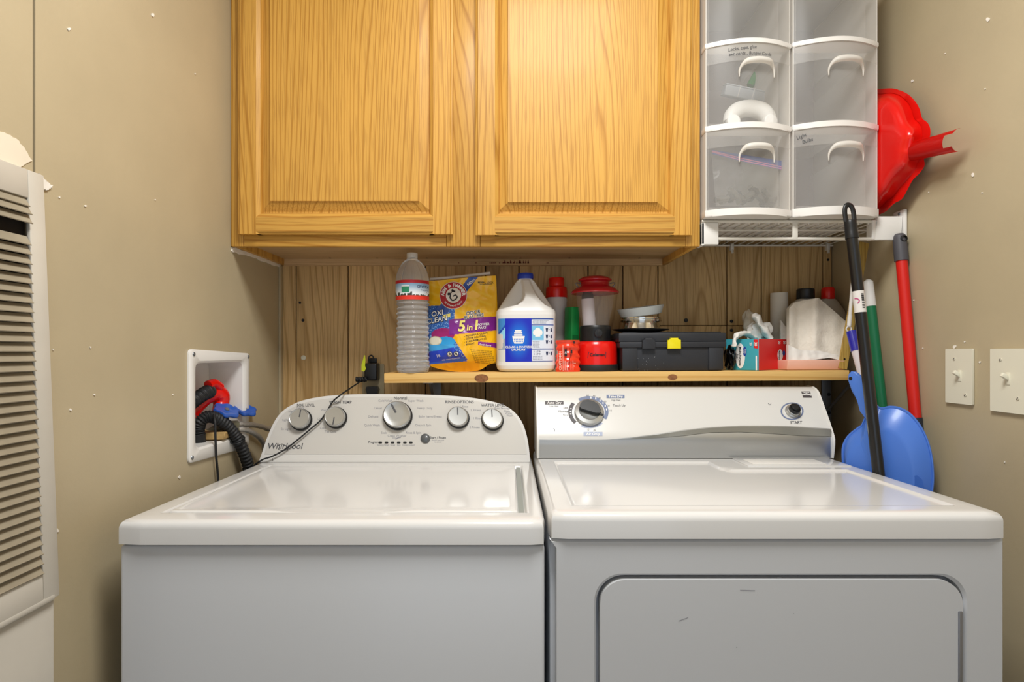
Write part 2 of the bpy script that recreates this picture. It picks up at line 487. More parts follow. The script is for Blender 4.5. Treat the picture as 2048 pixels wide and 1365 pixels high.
def oak_door(px0, px1, py, sl, sr, rail, pl, pr, pb):
    d = F / DY
    X = lambda p: PX(p, DY)
    Zp = lambda p: PZ(p, DY)
    x0, x1, z0, z1 = X(px0), X(px1), Zp(py), 2.19
    xi0, xi1, zi = X(sl), X(sr), Zp(rail)
    b = B()
    box(b, x0 + .002, x1 - .002, DY + .0168, FY - .0005, z0 + .002, z1)
    door = obj('door', b, m_oakV, cab)
    def stile(a, c, outer):
        q = B()
        ch = .006
        if outer < 0: pro = [(a, .0168), (a, .0045), (a + .004, .003), (a + .006, 0), (c - .012, 0), (c - .004, .006), (c, .0165), (c, .0168)]
        else: pro = [(c, .0168), (c, .0045), (c - .004, .003), (c - .006, 0), (a + .012, 0), (a + .004, .006), (a, .0165), (a, .0168)]
        prism(q, [(x, DY + y, z0) for x, y in pro], (0, 0, z1 - z0))
        obj('stile', q, m_oakV, door, auto=25)
    stile(x0, xi0 + .012, -1); stile(xi1 - .012, x1, 1)
    q = B()
    pro = [(z0, .0168), (z0, .0045), (z0 + .004, .003), (z0 + .006, 0), (zi - .012, 0), (zi - .004, .006), (zi, .0165), (zi, .0168)]
    prism(q, [(xi0 - .0005, DY + y - .0001, z) for z, y in pro], (xi1 - xi0 + .001, 0, 0))
    obj('rail', q, m_oakH, door, auto=25)
    q = B(); box(q, xi0, xi1, DY, DY + .014, z1 - .055, z1, .003); obj('rail', q, m_oakH, door)
    q = B()
    o = [(xi0 + .0005, zi - .003), (xi1 - .0005, zi - .003), (xi1 - .0005, z1 - .05), (xi0 + .0005, z1 - .05)]
    o1 = [(xi0 + .006, zi + .004), (xi1 - .006, zi + .004), (xi1 - .006, z1 - .058), (xi0 + .006, z1 - .058)]
    i1 = [(X(pl), Zp(pb)), (X(pr), Zp(pb)), (X(pr), z1 - .08), (X(pl), z1 - .08)]
    L = [[q.verts.new((x, y, z)) for x, z in ring] for ring, y in ((o, DY + .0162), (o1, DY + .0158), (i1, DY + .0045), (i1, DY + .0015))]
    for m in (2, 3):
        pass
    for A, C in zip(L, L[1:]):
        for k in range(4): q.faces.new((A[k], A[(k + 1) % 4], C[(k + 1) % 4], C[k]))
    q.faces.new(L[-1])
    obj('raised_panel', q, m_oakV, door, auto=8)
oak_door(474, 905, 468, 512, 866, 424, 539, 838, 402)
oak_door(951, 1385, 470, 990, 1349, 424, 1016, 1316, 404)

# ------------------------------------------------------------------ washing machine
WY = 0.94
wx0, wx1 = PX(233, WY), PX(1092, WY)
wash = thing('washing_machine', 'white top-load washing machine with arched five-knob console, left of the dryer', 'washing machine', (lerp(wx0, wx1, .5), 1.28, 0))
b = B(); box(b, wx0 + .002, wx1 - .002, WY + .004, 1.60, .02, PZ(1093, WY), .006, 3); obj('cabinet_body', b, m_body, wash)
for x in (wx0 + .06, wx1 - .06):
    for y in (1.0, 1.54):
        b = B(); lathe(b, [(.02, 0), (.02, .012), (.012, .014), (.012, .03)], 14, Matrix.Translation((x, y, 0))); obj('foot', b, m_rubber, wash)
dz_f, dz_b = PZ(1042, WY), PZ(926, 1.47)
def deck_z(y): return lerp(dz_f, dz_b, (y - WY) / (1.47 - WY))
lx0, lx1, ly0, ly1 = PX(338, 1.0), PX(1036, 1.0), 0.995, 1.425
def recess(x, y, x0, x1, y0, y1, edge):
    d = min(x - x0, x1 - x, y - y0, y1 - y)
    return sstep(-edge, edge, d)
b = B()
def axis(a, c, marks, n):
    v = [lerp(a, c, i / n) for i in range(n + 1)]
    for m in marks: v += [m - .006, m - .003, m - .001, m + .001, m + .003, m + .006]
    return sorted(set(v))
def heightfield(b, x0, x1, y0, y1, zf, xm, ym, r, zb, n=24):
    """rounded slab: top surface zf(x, y), edge radius r, skirt down to zb"""
    xs = axis(x0 + r, x1 - r, xm, n); ys = axis(y0 + r, y1 - r, ym, n)
    V = [[b.verts.new((x, y, zf(x, y))) for x in xs] for y in ys]
    for j in range(len(ys) - 1):
        for i in range(len(xs) - 1):
            b.faces.new((V[j][i], V[j][i + 1], V[j + 1][i + 1], V[j + 1][i]))
    ring = V[0][:] + [row[-1] for row in V[1:]] + list(reversed(V[-1][:-1])) + [row[0] for row in reversed(V[1:-1])]
    cur = ring
    for k in range(1, 7):
        a = R(15 * k)
        new = []
        for v in ring:
            x, y, z = v.co
            ox = -1 if x < x0 + r + 1e-6 else (1 if x > x1 - r - 1e-6 else 0)
            oy = -1 if y < y0 + r + 1e-6 else (1 if y > y1 - r - 1e-6 else 0)
            f = .7071 if ox and oy else 1
            new.append(b.verts.new((x + ox * r * f * math.sin(a), y + oy * r * f * math.sin(a), z - r * (1 - math.cos(a)))))
        for i in range(len(ring)): b.faces.new((cur[i], cur[(i + 1) % len(ring)], new[(i + 1) % len(ring)], new[i]))
        cur = new
    low = [b.verts.new((v.co.x, v.co.y, zb)) for v in cur]
    for i in range(len(ring)): b.faces.new((cur[i], cur[(i + 1) % len(ring)], low[(i + 1) % len(ring)], low[i]))
    b.faces.new(low)
RX = .014
heightfield(b, wx0, wx1, WY - .004, 1.61, lambda x, y: deck_z(y) - .009 * recess(x, y, lx0 - .004, lx1 + RX, ly0 - .004, ly1 + .004, .003), (lx0 - .004, lx1 + RX), (ly0 - .004, ly1 + .004), .013, PZ(1089, WY))
obj('top_deck', b, m_enamel, wash, auto=50)
b = B(); box(b, wx0 + .008, wx1 - .008, WY + .008, 1.59, PZ(1094, WY), PZ(1088, WY)); obj('seam_shade', b, m_rubber, wash)  # black strip paints the shade in the gap under the deck
b = B()
lid_dip = lambda x: .0
def lid_z(x, y):
    e = min(x - lx0, lx1 - x, y - ly0, ly1 - y)
    fx_ = sstep(PX(525, 1.0), PX(600, 1.0), x) * (1 - sstep(PX(740, 1.0), PX(835, 1.0), x))
    return deck_z(y) + .0015 - .006 * sstep(.0, .045, e) - .004 * fx_ * (1 - sstep(.0, .03, y - ly0))
heightfield(b, lx0, lx1, ly0, ly1, lid_z, (lx0 + .02,), (ly0 + .012,), .005, deck_z(1.2) - .010, 40)
obj('lid', b, m_enamel, wash, auto=50)
b = B(); box(b, lx1 + .001, lx1 + RX - .003, ly0 + .01, ly1 - .004, deck_z(1.2) - .0085, deck_z(1.2) - .0055); lh = obj('hinge_slot', b, mat('slot_grey', '#8d928c', 0.4), wash)
# console: a leaning plane
cO = at(790, 925, 1.47)
top = at(790, 789, 1.54)
cpl = Plane(cO, (1, 0, 0), top - cO)
outline = [(517, 926), (525, 903), (536.6, 870), (551.5, 839), (569, 819.6), (593, 806), (620, 798), (659, 792), (703, 789.5), (748, 789), (802, 789), (852, 790), (897, 792), (942, 796), (980, 802.6), (1010, 812), (1031, 827), (1046, 849), (1055, 879), (1059, 909), (1060, 926)]
outline = [(p.x, p.y) for p in smooth_path([(x, y, 0) for x, y in outline], 4)]
b = B(); prism(b, [cpl(x, y) for x, y in outline], -cpl.n * .085 + Vector((0, .01, 0)), .0045, 3); con = obj('console', b, m_console, wash, auto=50)
inner = []
for k, (x, y) in enumerate(outline):                       # face plate: the outline moved inwards
    x0, y0 = outline[max(k - 1, 0)]; x1, y1 = outline[min(k + 1, len(outline) - 1)]
    d = math.hypot(x1 - x0, y1 - y0)
    px, py = x - (y1 - y0) / d * 5.5, y + (x1 - x0) / d * 5.5
    if py < 907: inner.append((px, py))
inner = [(inner[0][0] - 1, 909)] + inner + [(inner[-1][0] + 1, 909)]
b = B(); prism(b, [cpl(x, y, -.0005) for x, y in inner], cpl.n * .0014, .0006, 1); obj('face_plate', b, m_face, wash)
cf = lambda x, y, h=0: cpl(x, y, h + .0011)
for i, (px, py, r, ang) in enumerate(((603, 838, 21, 8), (673, 834, 21, 188), (796, 830, 28, -27), (917, 834, 21, 0), (985, 838, 21, 0))):
    p = cf(px, py + 3); k = r / F * p.y
    M = cpl.M(p)
    b = B(); lathe(b, [(k * 1.06, 0), (k * 1.06, .006), (k * 1.0, .0075), (k * 1.0, .009)], 40, M); kb = obj('control_knob', b, m_black, wash)
    b = B(); lathe(b, [(k * .98, .008), (k * .97, .017), (k * .94, .0185), (k * .90, .0192), (k * .86, .0186), (k * .45, .0182), (0, .0182)], 40, M); obj('knob_cap', b, m_knob, kb, auto=25)
    b = B(); a = R(ang); q = lambda u, v: M @ Vector((u * math.cos(a) + v * math.sin(a), -u * math.sin(a) + v * math.cos(a), .0184))
    lw_ = k * (.05 if i != 2 else .07)
    prism(b, [q(-lw_, k * .12), (q(lw_, k * .12)), q(lw_, k * .84), q(-lw_, k * .84)], cpl.n * .0006); obj('pointer', b, m_print, kb, flat=True)
b = B(); p = cf(851, 878); k = 9.5 / F * p.y
lathe(b, [(k, 0), (k, .003), (k * .8, .0055), (k * .4, .0068), (0, .0072)], 28, cpl.M(p)); obj('start_button', b, mat('button_grey', '#55585a', 0.3, coat=.4), wash)
for px in (761, 773.3, 785.5, 797.7, 810, 822):
    b = B(); prism(b, [cf(px + x, 886 + y, 0) for x, y in rrect(-3.5, 3.5, -1.7, 1.7, 1.6, 4)], cpl.n * .0012); obj('indicator', b, m_black, wash)
b = B()
for s_, x, y, z in (('SOIL LEVEL', 612, 811.5, 6.6), ('WASH TEMP', 681, 805.5, 7.2), ('Normal', 801, 797.5, 7.6), ('RINSE OPTIONS', 919, 805, 7.2), ('WATER LEVEL', 986, 811.5, 6.8), ('Start / Pause', 876, 876, 5.6), ('Program', 747, 885.5, 5.2)):
    text(b, s_, x, y, z * 1.12, cf, bold=.015, h=.0002)
text(b, 'Whirlpool', 569.5, 893.5, 16.5, cf, shear=.25, bold=.005, sx=1.02)
n = 26
ring = [(565 + 10 * math.cos(t) - 2 * math.sin(t), 896 - 6.5 * math.sin(t)) for t in [R(-160 + 300 * k / n) for k in range(n + 1)]]
stroke(b, ring, 0.9, cf)
stroke(b, [(545, 917), (546, 922), (544.5, 923)], .8, lambda x, y, h=0: cpl(x, y, h + .0002))
obj('lettering', b, m_print, wash, flat=True)
b = B()
for s_, x, y, z, al in (('Heavy', 601, 816.5, 5.4, 'CENTER'), ('Med', 588, 824, 5.6, 'RIGHT'), ('Light', 577, 841, 5.6, 'RIGHT'), ('Ex Light', 582, 859, 5.6, 'RIGHT'),
        ('Hot', 674, 814.5, 5, 'CENTER'), ('Warm', 657, 821, 5.2, 'RIGHT'), ('Cool', 646, 838.5, 5.2, 'RIGHT'), ('Cold', 652, 857, 5.6, 'RIGHT'), ('Tap Cold', 661, 864, 5.6, 'CENTER'),
        ('Cold Wash', 771, 802.5, 5.6, 'CENTER'), ('Super Wash', 832, 802.5, 5.6, 'CENTER'), ('Casual', 764, 817, 5.6, 'RIGHT'), ('Heavy Duty', 834, 817, 5.8, 'LEFT'), ('Delicate', 757, 834, 5.6, 'RIGHT'),
        ('Bulky Items/Sheets', 837, 834, 5.6, 'LEFT'), ('Quick Wash', 760, 851.5, 5.6, 'RIGHT'), ('Drain & Spin', 831, 851.5, 5.6, 'LEFT'), ('Soak', 768, 866.5, 5.6, 'CENTER'), ('Rinse & Spin', 827, 866.5, 5.6, 'CENTER'), ('Clean Washer', 794, 872.5, 5.8, 'CENTER'),
        ('with', 788, 876.5, 4, 'CENTER'), ('Sensing', 761, 891, 4, 'CENTER'), ('Wash', 773.5, 891, 4, 'CENTER'), ('Rinse', 785.5, 891, 4, 'CENTER'), ('Spin', 797.7, 891, 4, 'CENTER'), ('Done', 810, 891, 4, 'CENTER'), ('Locked', 823, 891, 4, 'CENTER'),
        ('Hold 3 seconds', 876, 881.5, 3.6, 'CENTER'), ('to cancel', 876, 885, 3.6, 'CENTER'), ('1 Rinse', 928, 814, 5.2, 'CENTER'), ('2 Rinses', 941, 821, 5.6, 'LEFT'), ('1 Rinse', 946, 837.5, 5.6, 'LEFT'), ('2 Rinses', 939, 855.5, 5.6, 'LEFT'),
        ('Auto Sensing', 1003, 817, 5, 'CENTER'), ('Deep', 1008, 823, 5, 'LEFT'), ('Water', 1010, 827.5, 5, 'LEFT'), ('Wash', 1013, 832, 5, 'LEFT')):
    text(b, s_, x, y, z * 1.1, cf, align=al, h=.0002)
stroke(b, [(791, 879), (797, 876), (802, 875)], 2.2, cf)
obj('lettering', b, m_lprint, wash, flat=True)

# ------------------------------------------------------------------ clothes dryer
dx0, dx1 = PX(1098, WY), PX(2012, WY)
dry = thing('clothes_dryer', 'white front-load clothes dryer with silver-trimmed console, right of the washer', 'dryer', (lerp(dx0, dx1, .5), 1.26, 0))
for x in (dx0 + .06, dx1 - .06):
    for y in (1.0, 1.54):
        b = B(); lathe(b, [(.02, 0), (.02, .012), (.012, .014), (.012, .03)], 14, Matrix.Translation((x, y, 0))); obj('foot', b, m_rubber, dry)
bt = PZ(1080, WY)
b = B(); box(b, dx0 + .003, dx1 - .003, WY + .026, 1.60, .02, bt, .003); obj('cabinet_body', b, m_body, dry)
# front panel with a rounded opening
gx0, gx1, gz1, gz0 = PX(1193, WY), PX(1931, WY), PZ(1153, WY), .20
b = B()
hole = rrect(gx0, gx1, gz0, gz1, .045, 10)
px0, px1, pz0, pz1 = dx0 + .001, dx1 - .001, .02, bt
def out_pt(x, z):
    cx_, cz_ = (gx0 + gx1) / 2, (gz0 + gz1) / 2
    dx_, dz_ = x - cx_, z - cz_
    k = min((px1 - cx_) / abs(dx_) if abs(dx_) > 1e-9 else 9e9, (pz1 - cz_) / abs(dz_) if abs(dz_) > 1e-9 else 9e9)
    return cx_ + dx_ * k, cz_ + dz_ * k
outer = [out_pt(x, z) for x, z in hole]
# snap nearest outer points to the corners
for c in ((px0, pz0), (px1, pz0), (px0, pz1), (px1, pz1)):
    i = min(range(len(outer)), key=lambda k: (outer[k][0] - c[0]) ** 2 + (outer[k][1] - c[1]) ** 2)
    outer[i] = c
def ring_(pts, y): return [b.verts.new((x, y, z)) for x, z in pts]
ow = [(min(max(x, px0 + .004), px1 - .004), min(max(z, pz0 + .004), pz1 - .004)) for x, z in outer]
rings = [ring_(outer, WY + .024), ring_(outer, WY + .005), ring_(ow, WY + .001), ring_([((gx0 + gx1) / 2 + (x - (gx0 + gx1) / 2) * 1.012, (gz0 + gz1) / 2 + (z - (gz0 + gz1) / 2) * 1.012) for x, z in hole], WY + .001), ring_(hole, WY + .005), ring_(hole, WY + .024)]
for A, C in zip(rings, rings[1:]):
    for k in range(len(A)): b.faces.new((A[k], A[(k + 1) % len(A)], C[(k + 1) % len(A)], C[k]))
obj('front_panel', b, m_body, dry, auto=12)
b = B()
prism(b, [(x, WY - .002, z) for x, z in rrect(gx0 + .0055, gx1 - .0055, gz0 + .006, gz1 - .0055, .041, 10)], (0, .022, 0), .005, 3)
door = obj('door', b, m_body, dry, auto=40)
b = B(); box(b, PX(1914, WY), PX(1923, WY), WY - .0035, WY + .01, .55, PZ(1222, WY), .0015); obj('handle_grip', b, mat('worn_metal', '#8a8c92', .3, metal=.6, bump=.4, bscale=90), door)
b = B(); rnd = random.Random(3)
dfp = Plane((0, WY - .0021, 0), (1, 0, 0), (0, 0, 1))
for x0, y0, x1, y1 in ((1357, 1243, 1376, 1236), (1480, 1181, 1510, 1182), (1586, 1227, 1588, 1228), (1472, 1295, 1474, 1296), (1555, 1156, 1566, 1157)): stroke(b, [(x0, y0), (x1, y1)], 1.1, dfp)
obj('scuff_mark', b, m_lprint, door, flat=True)
b = B(); box(b, dx0 + .006, dx1 - .006, WY + .010, 1.59, bt + .0005, PZ(1075, WY)); obj('seam_shade', b, m_rubber, dry)  # dark filler stands in for the shade between top and front panel
ez_f, ez_b = PZ(1026, WY), PZ(918, 1.44)
def dtop(y): return lerp(ez_f, ez_b, (y - WY) / (1.44 - WY))
rx0, rx1, ry0, ry1 = dx0 + .045, dx1 - .05, .99, 1.40
nx, ny = PX(1440, 1.32), 1.30
def drec(x, y):
    a = min(x - rx0, rx1 - x, y - ry0, ry1 - y)
    n_ = max(nx - x, ny - y, (nx + ny - x - y + .02) * .7)   # cut-away corner for the lint door
    return sstep(-.004, .004, min(a, n_))
b = B()
heightfield(b, dx0, dx1, WY - .004, 1.61, lambda x, y: dtop(y) - .0045 * drec(x, y), (rx0, rx1, nx), (ry0, ry1, ny), .014, PZ(1077, WY), 44)
obj('top_panel', b, m_enamel, dry, auto=50)
b = B(); box(b, PX(1474, 1.40), PX(1672, 1.40), 1.335, 1.43, dtop(1.38) - .004, dtop(1.38) + .0028, .002); lid = obj('lint_door', b, m_enamel, dry)
b = B(); box(b, PX(1495, 1.38), PX(1640, 1.38), 1.35, 1.41, dtop(1.38) + .0022, dtop(1.38) + .0042, .0015); obj('finger_grip', b, m_white, lid)
prof = [(917, 1.440), (905, 1.437), (890, 1.434), (879, 1.434), (872, 1.437), (862, 1.444), (845, 1.457), (825, 1.473), (805, 1.490), (790, 1.503), (783, 1.511), (778, 1.522), (774, 1.537)]
ptab = sorted(prof)
def dY(py): return interp(py, ptab)
def dsurf(px, py, h=0):
    p = at(px, py, dY(py))
    return p + Vector((0, -.92, .39)) * h
bx0, bx1 = PX(1074, 1.44), PX(1667, 1.44)
def cprof(pts): return [(y, PZ(py, y)) for py, y in pts]
pp = cprof(prof)
ztop = pp[-1][1]
pp += [(1.565, ztop + .001), (1.60, ztop - .004), (1.60, pp[0][1] - .002), (1.45, pp[0][1] - .002)]
b = B(); prism(b, [(bx0 + .004, y, z) for y, z in pp], (bx1 - bx0 - .008, 0, 0)); cons = obj('console', b, mat('dryer_console_white', '#d9d8d4', .28, coat=.2), dry, auto=40)
for x0, x1 in ((bx0, bx0 + .004), (bx1 - .004, bx1)):
    b = B(); prism(b, [(x0, y - (.0015 if y < 1.59 else 0), z + (.0012 if z > 1 else 0)) for y, z in pp], (x1 - x0, 0, 0), .001, 1); obj('console_end_cap', b, m_white, dry, auto=40)
# silver band and swoosh
topcurve = [(1078, 880), (1150, 882), (1215, 880), (1260, 876), (1310, 869), (1370, 860), (1420, 855), (1480, 852), (1540, 852), (1600, 854), (1660, 858)]
b = B()
cols = [1079 + 6.0 * i for i in range(98)]
V = []
for px in cols:
    t = interp(px, topcurve); t = min(t, 880.5) if px < 1215 else t
    row = []
    for k in range(13):
        py = lerp(916.5, t, k / 12)
        row.append(b.verts.new(dsurf(px, py, .0008)))
    V.append(row)
for A, C in zip(V, V[1:]):
    for k in range(12): b.faces.new((A[k], C[k], C[k + 1], A[k + 1]))
obj('silver_trim', b, m_silver, dry, auto=60)
b = B()
low = [(1230, 880.5), (1300, 878), (1360, 873), (1420, 866), (1480, 865), (1540, 868), (1600, 872), (1660, 874)]
for px in range(1236, 1658, 6):
    a0, a1 = interp(px, topcurve) + 2.0, interp(px, low)
    c0, c1 = interp(px + 6, topcurve) + 2.0, interp(px + 6, low)
    if a1 > a0: poly(b, [(px, a0), (px + 6, c0), (px + 6, c1), (px, a1)], dsurf, .0020)
obj('silver_trim_edge', b, mat('dark_silver', '#8f918e', .3, metal=.8), dry, flat=True)
# dial
fm = Vector((0, -.80, .60)).normalized()
dpl_v = Vector((0, .60, .80))
def dM(px, py): return frame_matrix(dsurf(px, py), Vector((1, 0, 0)), dpl_v, fm)
kd = 29.5 / F * 1.47
M = dM(1178, 827)
b = B(); lathe(b, [(kd, 0), (kd, .007), (kd * .96, .011), (kd * .72, .0135), (kd * .62, .012), (0, .012)], 48, M); dial = obj('timer_dial', b, m_knob, dry, auto=25)
b = B()
a = R(-20)
def dq(u, v, h): return M @ Vector((u * math.cos(a) - v * math.sin(a), u * math.sin(a) + v * math.cos(a), h))
prism(b, [dq(x * kd, y * kd, .012) for x, y in ((-.72, .10), (-.6, .45), (-.3, .62), (.1, .62), (.45, .48), (.72, .14), (.70, -.12), (.45, -.2), (-.55, -.2), (-.7, -.1))], fm * .012, .003, 2)
obj('dial_grip', b, m_black, dial, auto=40)
b = B(); prism(b, [dq(x * kd, y * kd, .0125) for x, y in ((.66, -.14), (.98, -.02), (.70, .12))], fm * .003); obj('dial_pointer', b, m_black, dial)
M2 = dM(1585, 824)
ks = 15 / F * 1.47
b = B(); lathe(b, [(ks, 0), (ks * .98, .004), (ks * .85, .006), (ks * .8, .010), (ks * .7, .0115)], 32, M2); sb = obj('start_button', b, m_knob, dry, auto=30)
b = B(); lathe(b, [(ks * .72, .010), (ks * .72, .018), (ks * .62, .020), (ks * .5, .0195), (ks * .5, .024), (ks * .4, .0255), (0, .026)], 32, M2); obj('button_cap', b, m_black, sb, auto=30)
blue = mat('slate_blue_ink', '#6f7c9c', .5); lblue = mat('pale_blue_ink', '#aab4cc', .5); char = mat('charcoal_ink', '#4b4648', .5)
dc = (1178, 824.5)
b = B(); sector(b, *dc, 31.5, 39, -34, 118, dsurf, .0006, 30, ky=.81); poly(b, [(1216 + x, 793.5 + y) for x, y in ()] or [(1213, 790.5), (1249, 790.5), (1249, 797), (1213, 797)], dsurf, .0006); sector(b, 1584, 823, 20, 23, 0, 360, dsurf, .0006, 40, ky=.76); obj('blue_marking', b, blue, dry, flat=True)
b = B(); sector(b, *dc, 32, 39, 135, 204, dsurf, .0006, 14, ky=.84); poly(b, [(1167, 864.5), (1205, 864.5), (1205, 872.5), (1167, 872.5)], dsurf, .0006); obj('pale_blue_marking', b, lblue, dry, flat=True)
b = B(); sector(b, *dc, 34, 41.5, 226, 304, dsurf, .0006, 18, ky=.82); poly(b, [(1090, 803), (1127, 803), (1127, 809.5), (1090, 809.5)], dsurf, .0006)
poly(b, [(1602, 783.5), (1620, 783.5), (1624, 796), (1606, 796)], dsurf, .0006); obj('charcoal_marking', b, char, dry, flat=True)
b = B()
text(b, 'Auto Dry', 1108.5, 806.4, 7.2, dsurf, bold=.02, h=.0011); text(b, 'Time Dry', 1231, 794, 7.2, dsurf, bold=.02, h=.0011); text(b, 'Air Only', 1186, 868.7, 7.6, dsurf, bold=.02, h=.0011)
for a_ in (6, 22, 38, 52, 66, 80): 
    x, y = dc[0] + 35.5 * math.sin(R(a_)), dc[1] - 35.5 * .81 * math.cos(R(a_))
    poly(b, [(x - 1, y - 2), (x + 1, y - 2), (x + 1, y + 2), (x - 1, y + 2)], dsurf, .0011)
for a_ in (262, 272, 282): 
    x, y = dc[0] + 37 * math.sin(R(a_)), dc[1] - 37 * .82 * math.cos(R(a_))
    disc(b, x, y, 1.8, 1.3, dsurf, .0011, 10)
stroke(b, [(1607, 791), (1612, 787.5), (1622, 792)], 1.2, dsurf, .0011); text(b, 'Kenmore', 1611.5, 785.6, 3.6, dsurf, bold=.02, h=.0011)
obj('white_lettering', b, m_wht_ink, dry, flat=True)
b = B()
for s_, x, y, z in (('START', 1592, 846, 8.2), ('Normal', 1127, 823.5, 6.4), ('Less', 1131, 816, 5), ('More', 1131, 831, 5), ('60', 1175, 792, 5.5), ('50', 1188, 793, 5), ('40', 1199, 797, 5), ('30', 1210, 804, 5), ('20', 1217, 812, 5), ('10', 1221, 822, 5), ('Touch Up', 1238, 811.5, 6.2), ('10', 1176, 860.5, 5), ('20', 1189, 860.5, 5), ('High Heat', 1232, 801, 4.4), ('Low Heat', 1108, 813, 4.4)):
    text(b, s_, x, y, z, dsurf, h=.0006, bold=.01 if z > 6 else 0)
stroke(b, [(1536, 807), (1540, 811), (1542, 808)], 1, dsurf); stroke(b, [(1107, 857), (1110, 860), (1109, 864)], 1, dsurf)
obj('lettering', b, m_print, dry, flat=True)
# ------------------------------------------------------------------ plank shelf over the appliances
SY0, SX0 = 1.520, PX(768, 1.52)
SLOPE = -0.0064                                      # rotation about Y: the right end sits slightly higher
def zs(x): return PZ(747, SY0) + (x - SX0) * .0064
shx1 = PX(1699, SY0)
shelf = thing('plank_shelf', 'long pine plank shelf with knots on metal brackets above the washer and dryer', 'shelf', (SX0, 1.63, zs(SX0)), ry=SLOPE)
b = B(); box(b, SX0, shx1, SY0, 1.745, zs(SX0) - .026, zs(SX0), .0015); brd = obj('board', b, m_pine, shelf)
kf = Plane((0, SY0 - .0004, 1), (1, 0, 0), (0, 0, 1))
for px, py, rx, ry in ((963, 757, 14, 8), (1345, 755, 9.5, 6)):
    b = B()
    bb = zs(SX0) + 0
    k = lambda x, y, h=0: kf(x, y, h) - Vector((0, 0, (PX(px, SY0) - SX0) * .0064))
    disc(b, px, py, rx, ry, k, .0001); obj('knot', b, mat('knot_brown', '#8a5a34', .6, var=.4, vscale=90), brd, flat=True)
m_brk = mat('grey_bracket', '#8f9296', .45, metal=.4)
for px in (873, 1652):
    b = B(); x = PX(px, 1.745)
    box(b, x - .014, x + .014, 1.742, 1.7475, .98, zs(SX0) - .0265, .001); box(b, x - .014, x + .014, 1.56, 1.745, zs(SX0) - .0295, zs(SX0) - .0262, .001)
    tube(b, [(x, 1.60, zs(SX0) - .029), (x, 1.735, 1.02)], .004, 8)
    br = obj('bracket', b, m_brk, shelf)
    for z in (1.065, 1.01):
        b = B(); lathe(b, [(.005, 0), (.0048, .002), (.0, .003)], 12, frame_matrix((x + .006, 1.742, z), (1, 0, 0), (0, 0, 1), (0, -1, 0))); obj('screw', b, m_rubber, br)
# ------------------------------------------------------------------ things on the plank shelf
def on_shelf(name, label, cat, x, y, group=None): return thing(name, label, cat, (x, y, zs(x)), group, ry=SLOPE)
def T(x, y, z=None): return Matrix.Translation((x, y, zs(x) if z is None else z))
# water bottle
x, y = PX(826, 1.556), 1.556; z0 = zs(x); k = y / F
bot = on_shelf('water_bottle', 'tall clear ribbed plastic bottle of water with white cap at shelf left end', 'bottle', x, y)
def bz(py): return PZ(py, y) - z0
prof = [(0, .004), (.030, .0), (.040, .002), (.0425, .008)]
for i in range(150):
    t = i / 149; z = lerp(.012, bz(602), t)
    py = lerp(745, 602, t)
    r = interp(py, [(600, .0435), (610, .042), (622, .0405), (640, .0415), (665, .0425), (690, .0410), (720, .0415), (745, .0430)])
    r += .0016 * math.sin(t * 2 * math.pi * 14)
    prof.append((r, z))
prof += [(.0442, bz(600)), (.0442, bz(560)), (.043, bz(553)), (.0405, bz(546)), (.035, bz(536)), (.027, bz(527)), (.018, bz(521)), (.0135, bz(518.5)), (.0135, bz(516.5)), (0, bz(516.5))]
b = B()
lathe(b, prof, 64, T(x, y))
for v in b.verts:
    h = v.co.z - z0
    if .012 < h < bz(606):
        d = Vector((v.co.x - x, v.co.y - y, 0)); a = math.atan2(d.y, d.x)
        f = 1 + .026 * math.sin(3 * a + 55 * h) * math.sin(h * 60) + .02 * noise.noise(Vector((4 * a, h * 70, 0)))
        v.co.x, v.co.y = x + d.x * f, y + d.y * f
m_water = mat('brightened_water_plastic', '#fbfdff', 0.02, trans=1.0, ior=1.33)
t = NT(m_water)
mxs, dfs = t.n('ShaderNodeMixShader'), t.n('ShaderNodeBsdfDiffuse')
dfs.inputs['Color'].default_value = lin('#e9eef2')
mxs.inputs[0].default_value = 0.2  # pale diffuse share puts extra brightness into the clear bottle
t.l(t.b.outputs[0], mxs.inputs[1]); t.l(dfs.outputs[0], mxs.inputs[2]); t.l(mxs.outputs[0], t.out.inputs['Surface'])
obj('bottle_body', b, m_water, bot, auto=60)
b = B(); lathe(b, [(0, bz(516.8)), (.0142, bz(516.8)), (.0146, bz(515.5)), (.0146, bz(508.5)), (.0138, bz(507)), (0, bz(507))], 40, T(x, y)); obj('cap', b, mat('bottle_cap', '#dfe0de', .4), bot)
def lab_col(px, py):
    if py < 567 : c = '#c01f2e'
    elif py > 592: c = '#e23a2c'
    elif 805 < px < 821 and 572 < py < 588: c = '#2f8f6a' if 574 < py < 586 else '#e8eef2'
    elif py > 584 and noise.noise(Vector((px * .35, py * .12, 3))) > .12 - (py - 586) * .06: c = '#3a3d34'
    else:
        t = sstep(568, 590, py); a, d = lin('#8fb6d8'), lin('#eef3f6')
        return tuple(lerp(a[i], d[i], t) for i in range(3)) + (1,)
    return lin(c)
def cyl(r0, cx_, cy_):
    def fn(px, py, h=0):
        X = PX(px, cy_ - r0 * .7); q = max(-.985, min(.985, (X - cx_) / r0))
        return Vector((cx_ + (r0 + h) * q, cy_ - (r0 + h) * math.sqrt(1 - q * q), PZ(py, cy_ - r0 * .7)))
    return fn
cl = cyl(.0446, x, y)
b = B()
def lab(u, v):
    a = math.pi * (1 + 1.16 * (u - .02)) - .05
    return Vector((x + .0446 * math.cos(a), y + .0446 * math.sin(a), PZ(lerp(600, 561, v), y - .03)))
def labc(u, v):
    a = math.pi * (1 + 1.16 * (u - .02)) - .05
    return lab_col(CX + (x + .0446 * math.cos(a)) / (y - .031) * F, lerp(600, 561, v))
grid(b, lab, 110, 46, labc)
lb = obj('label', b, printed('bottle_label', .35), bot)
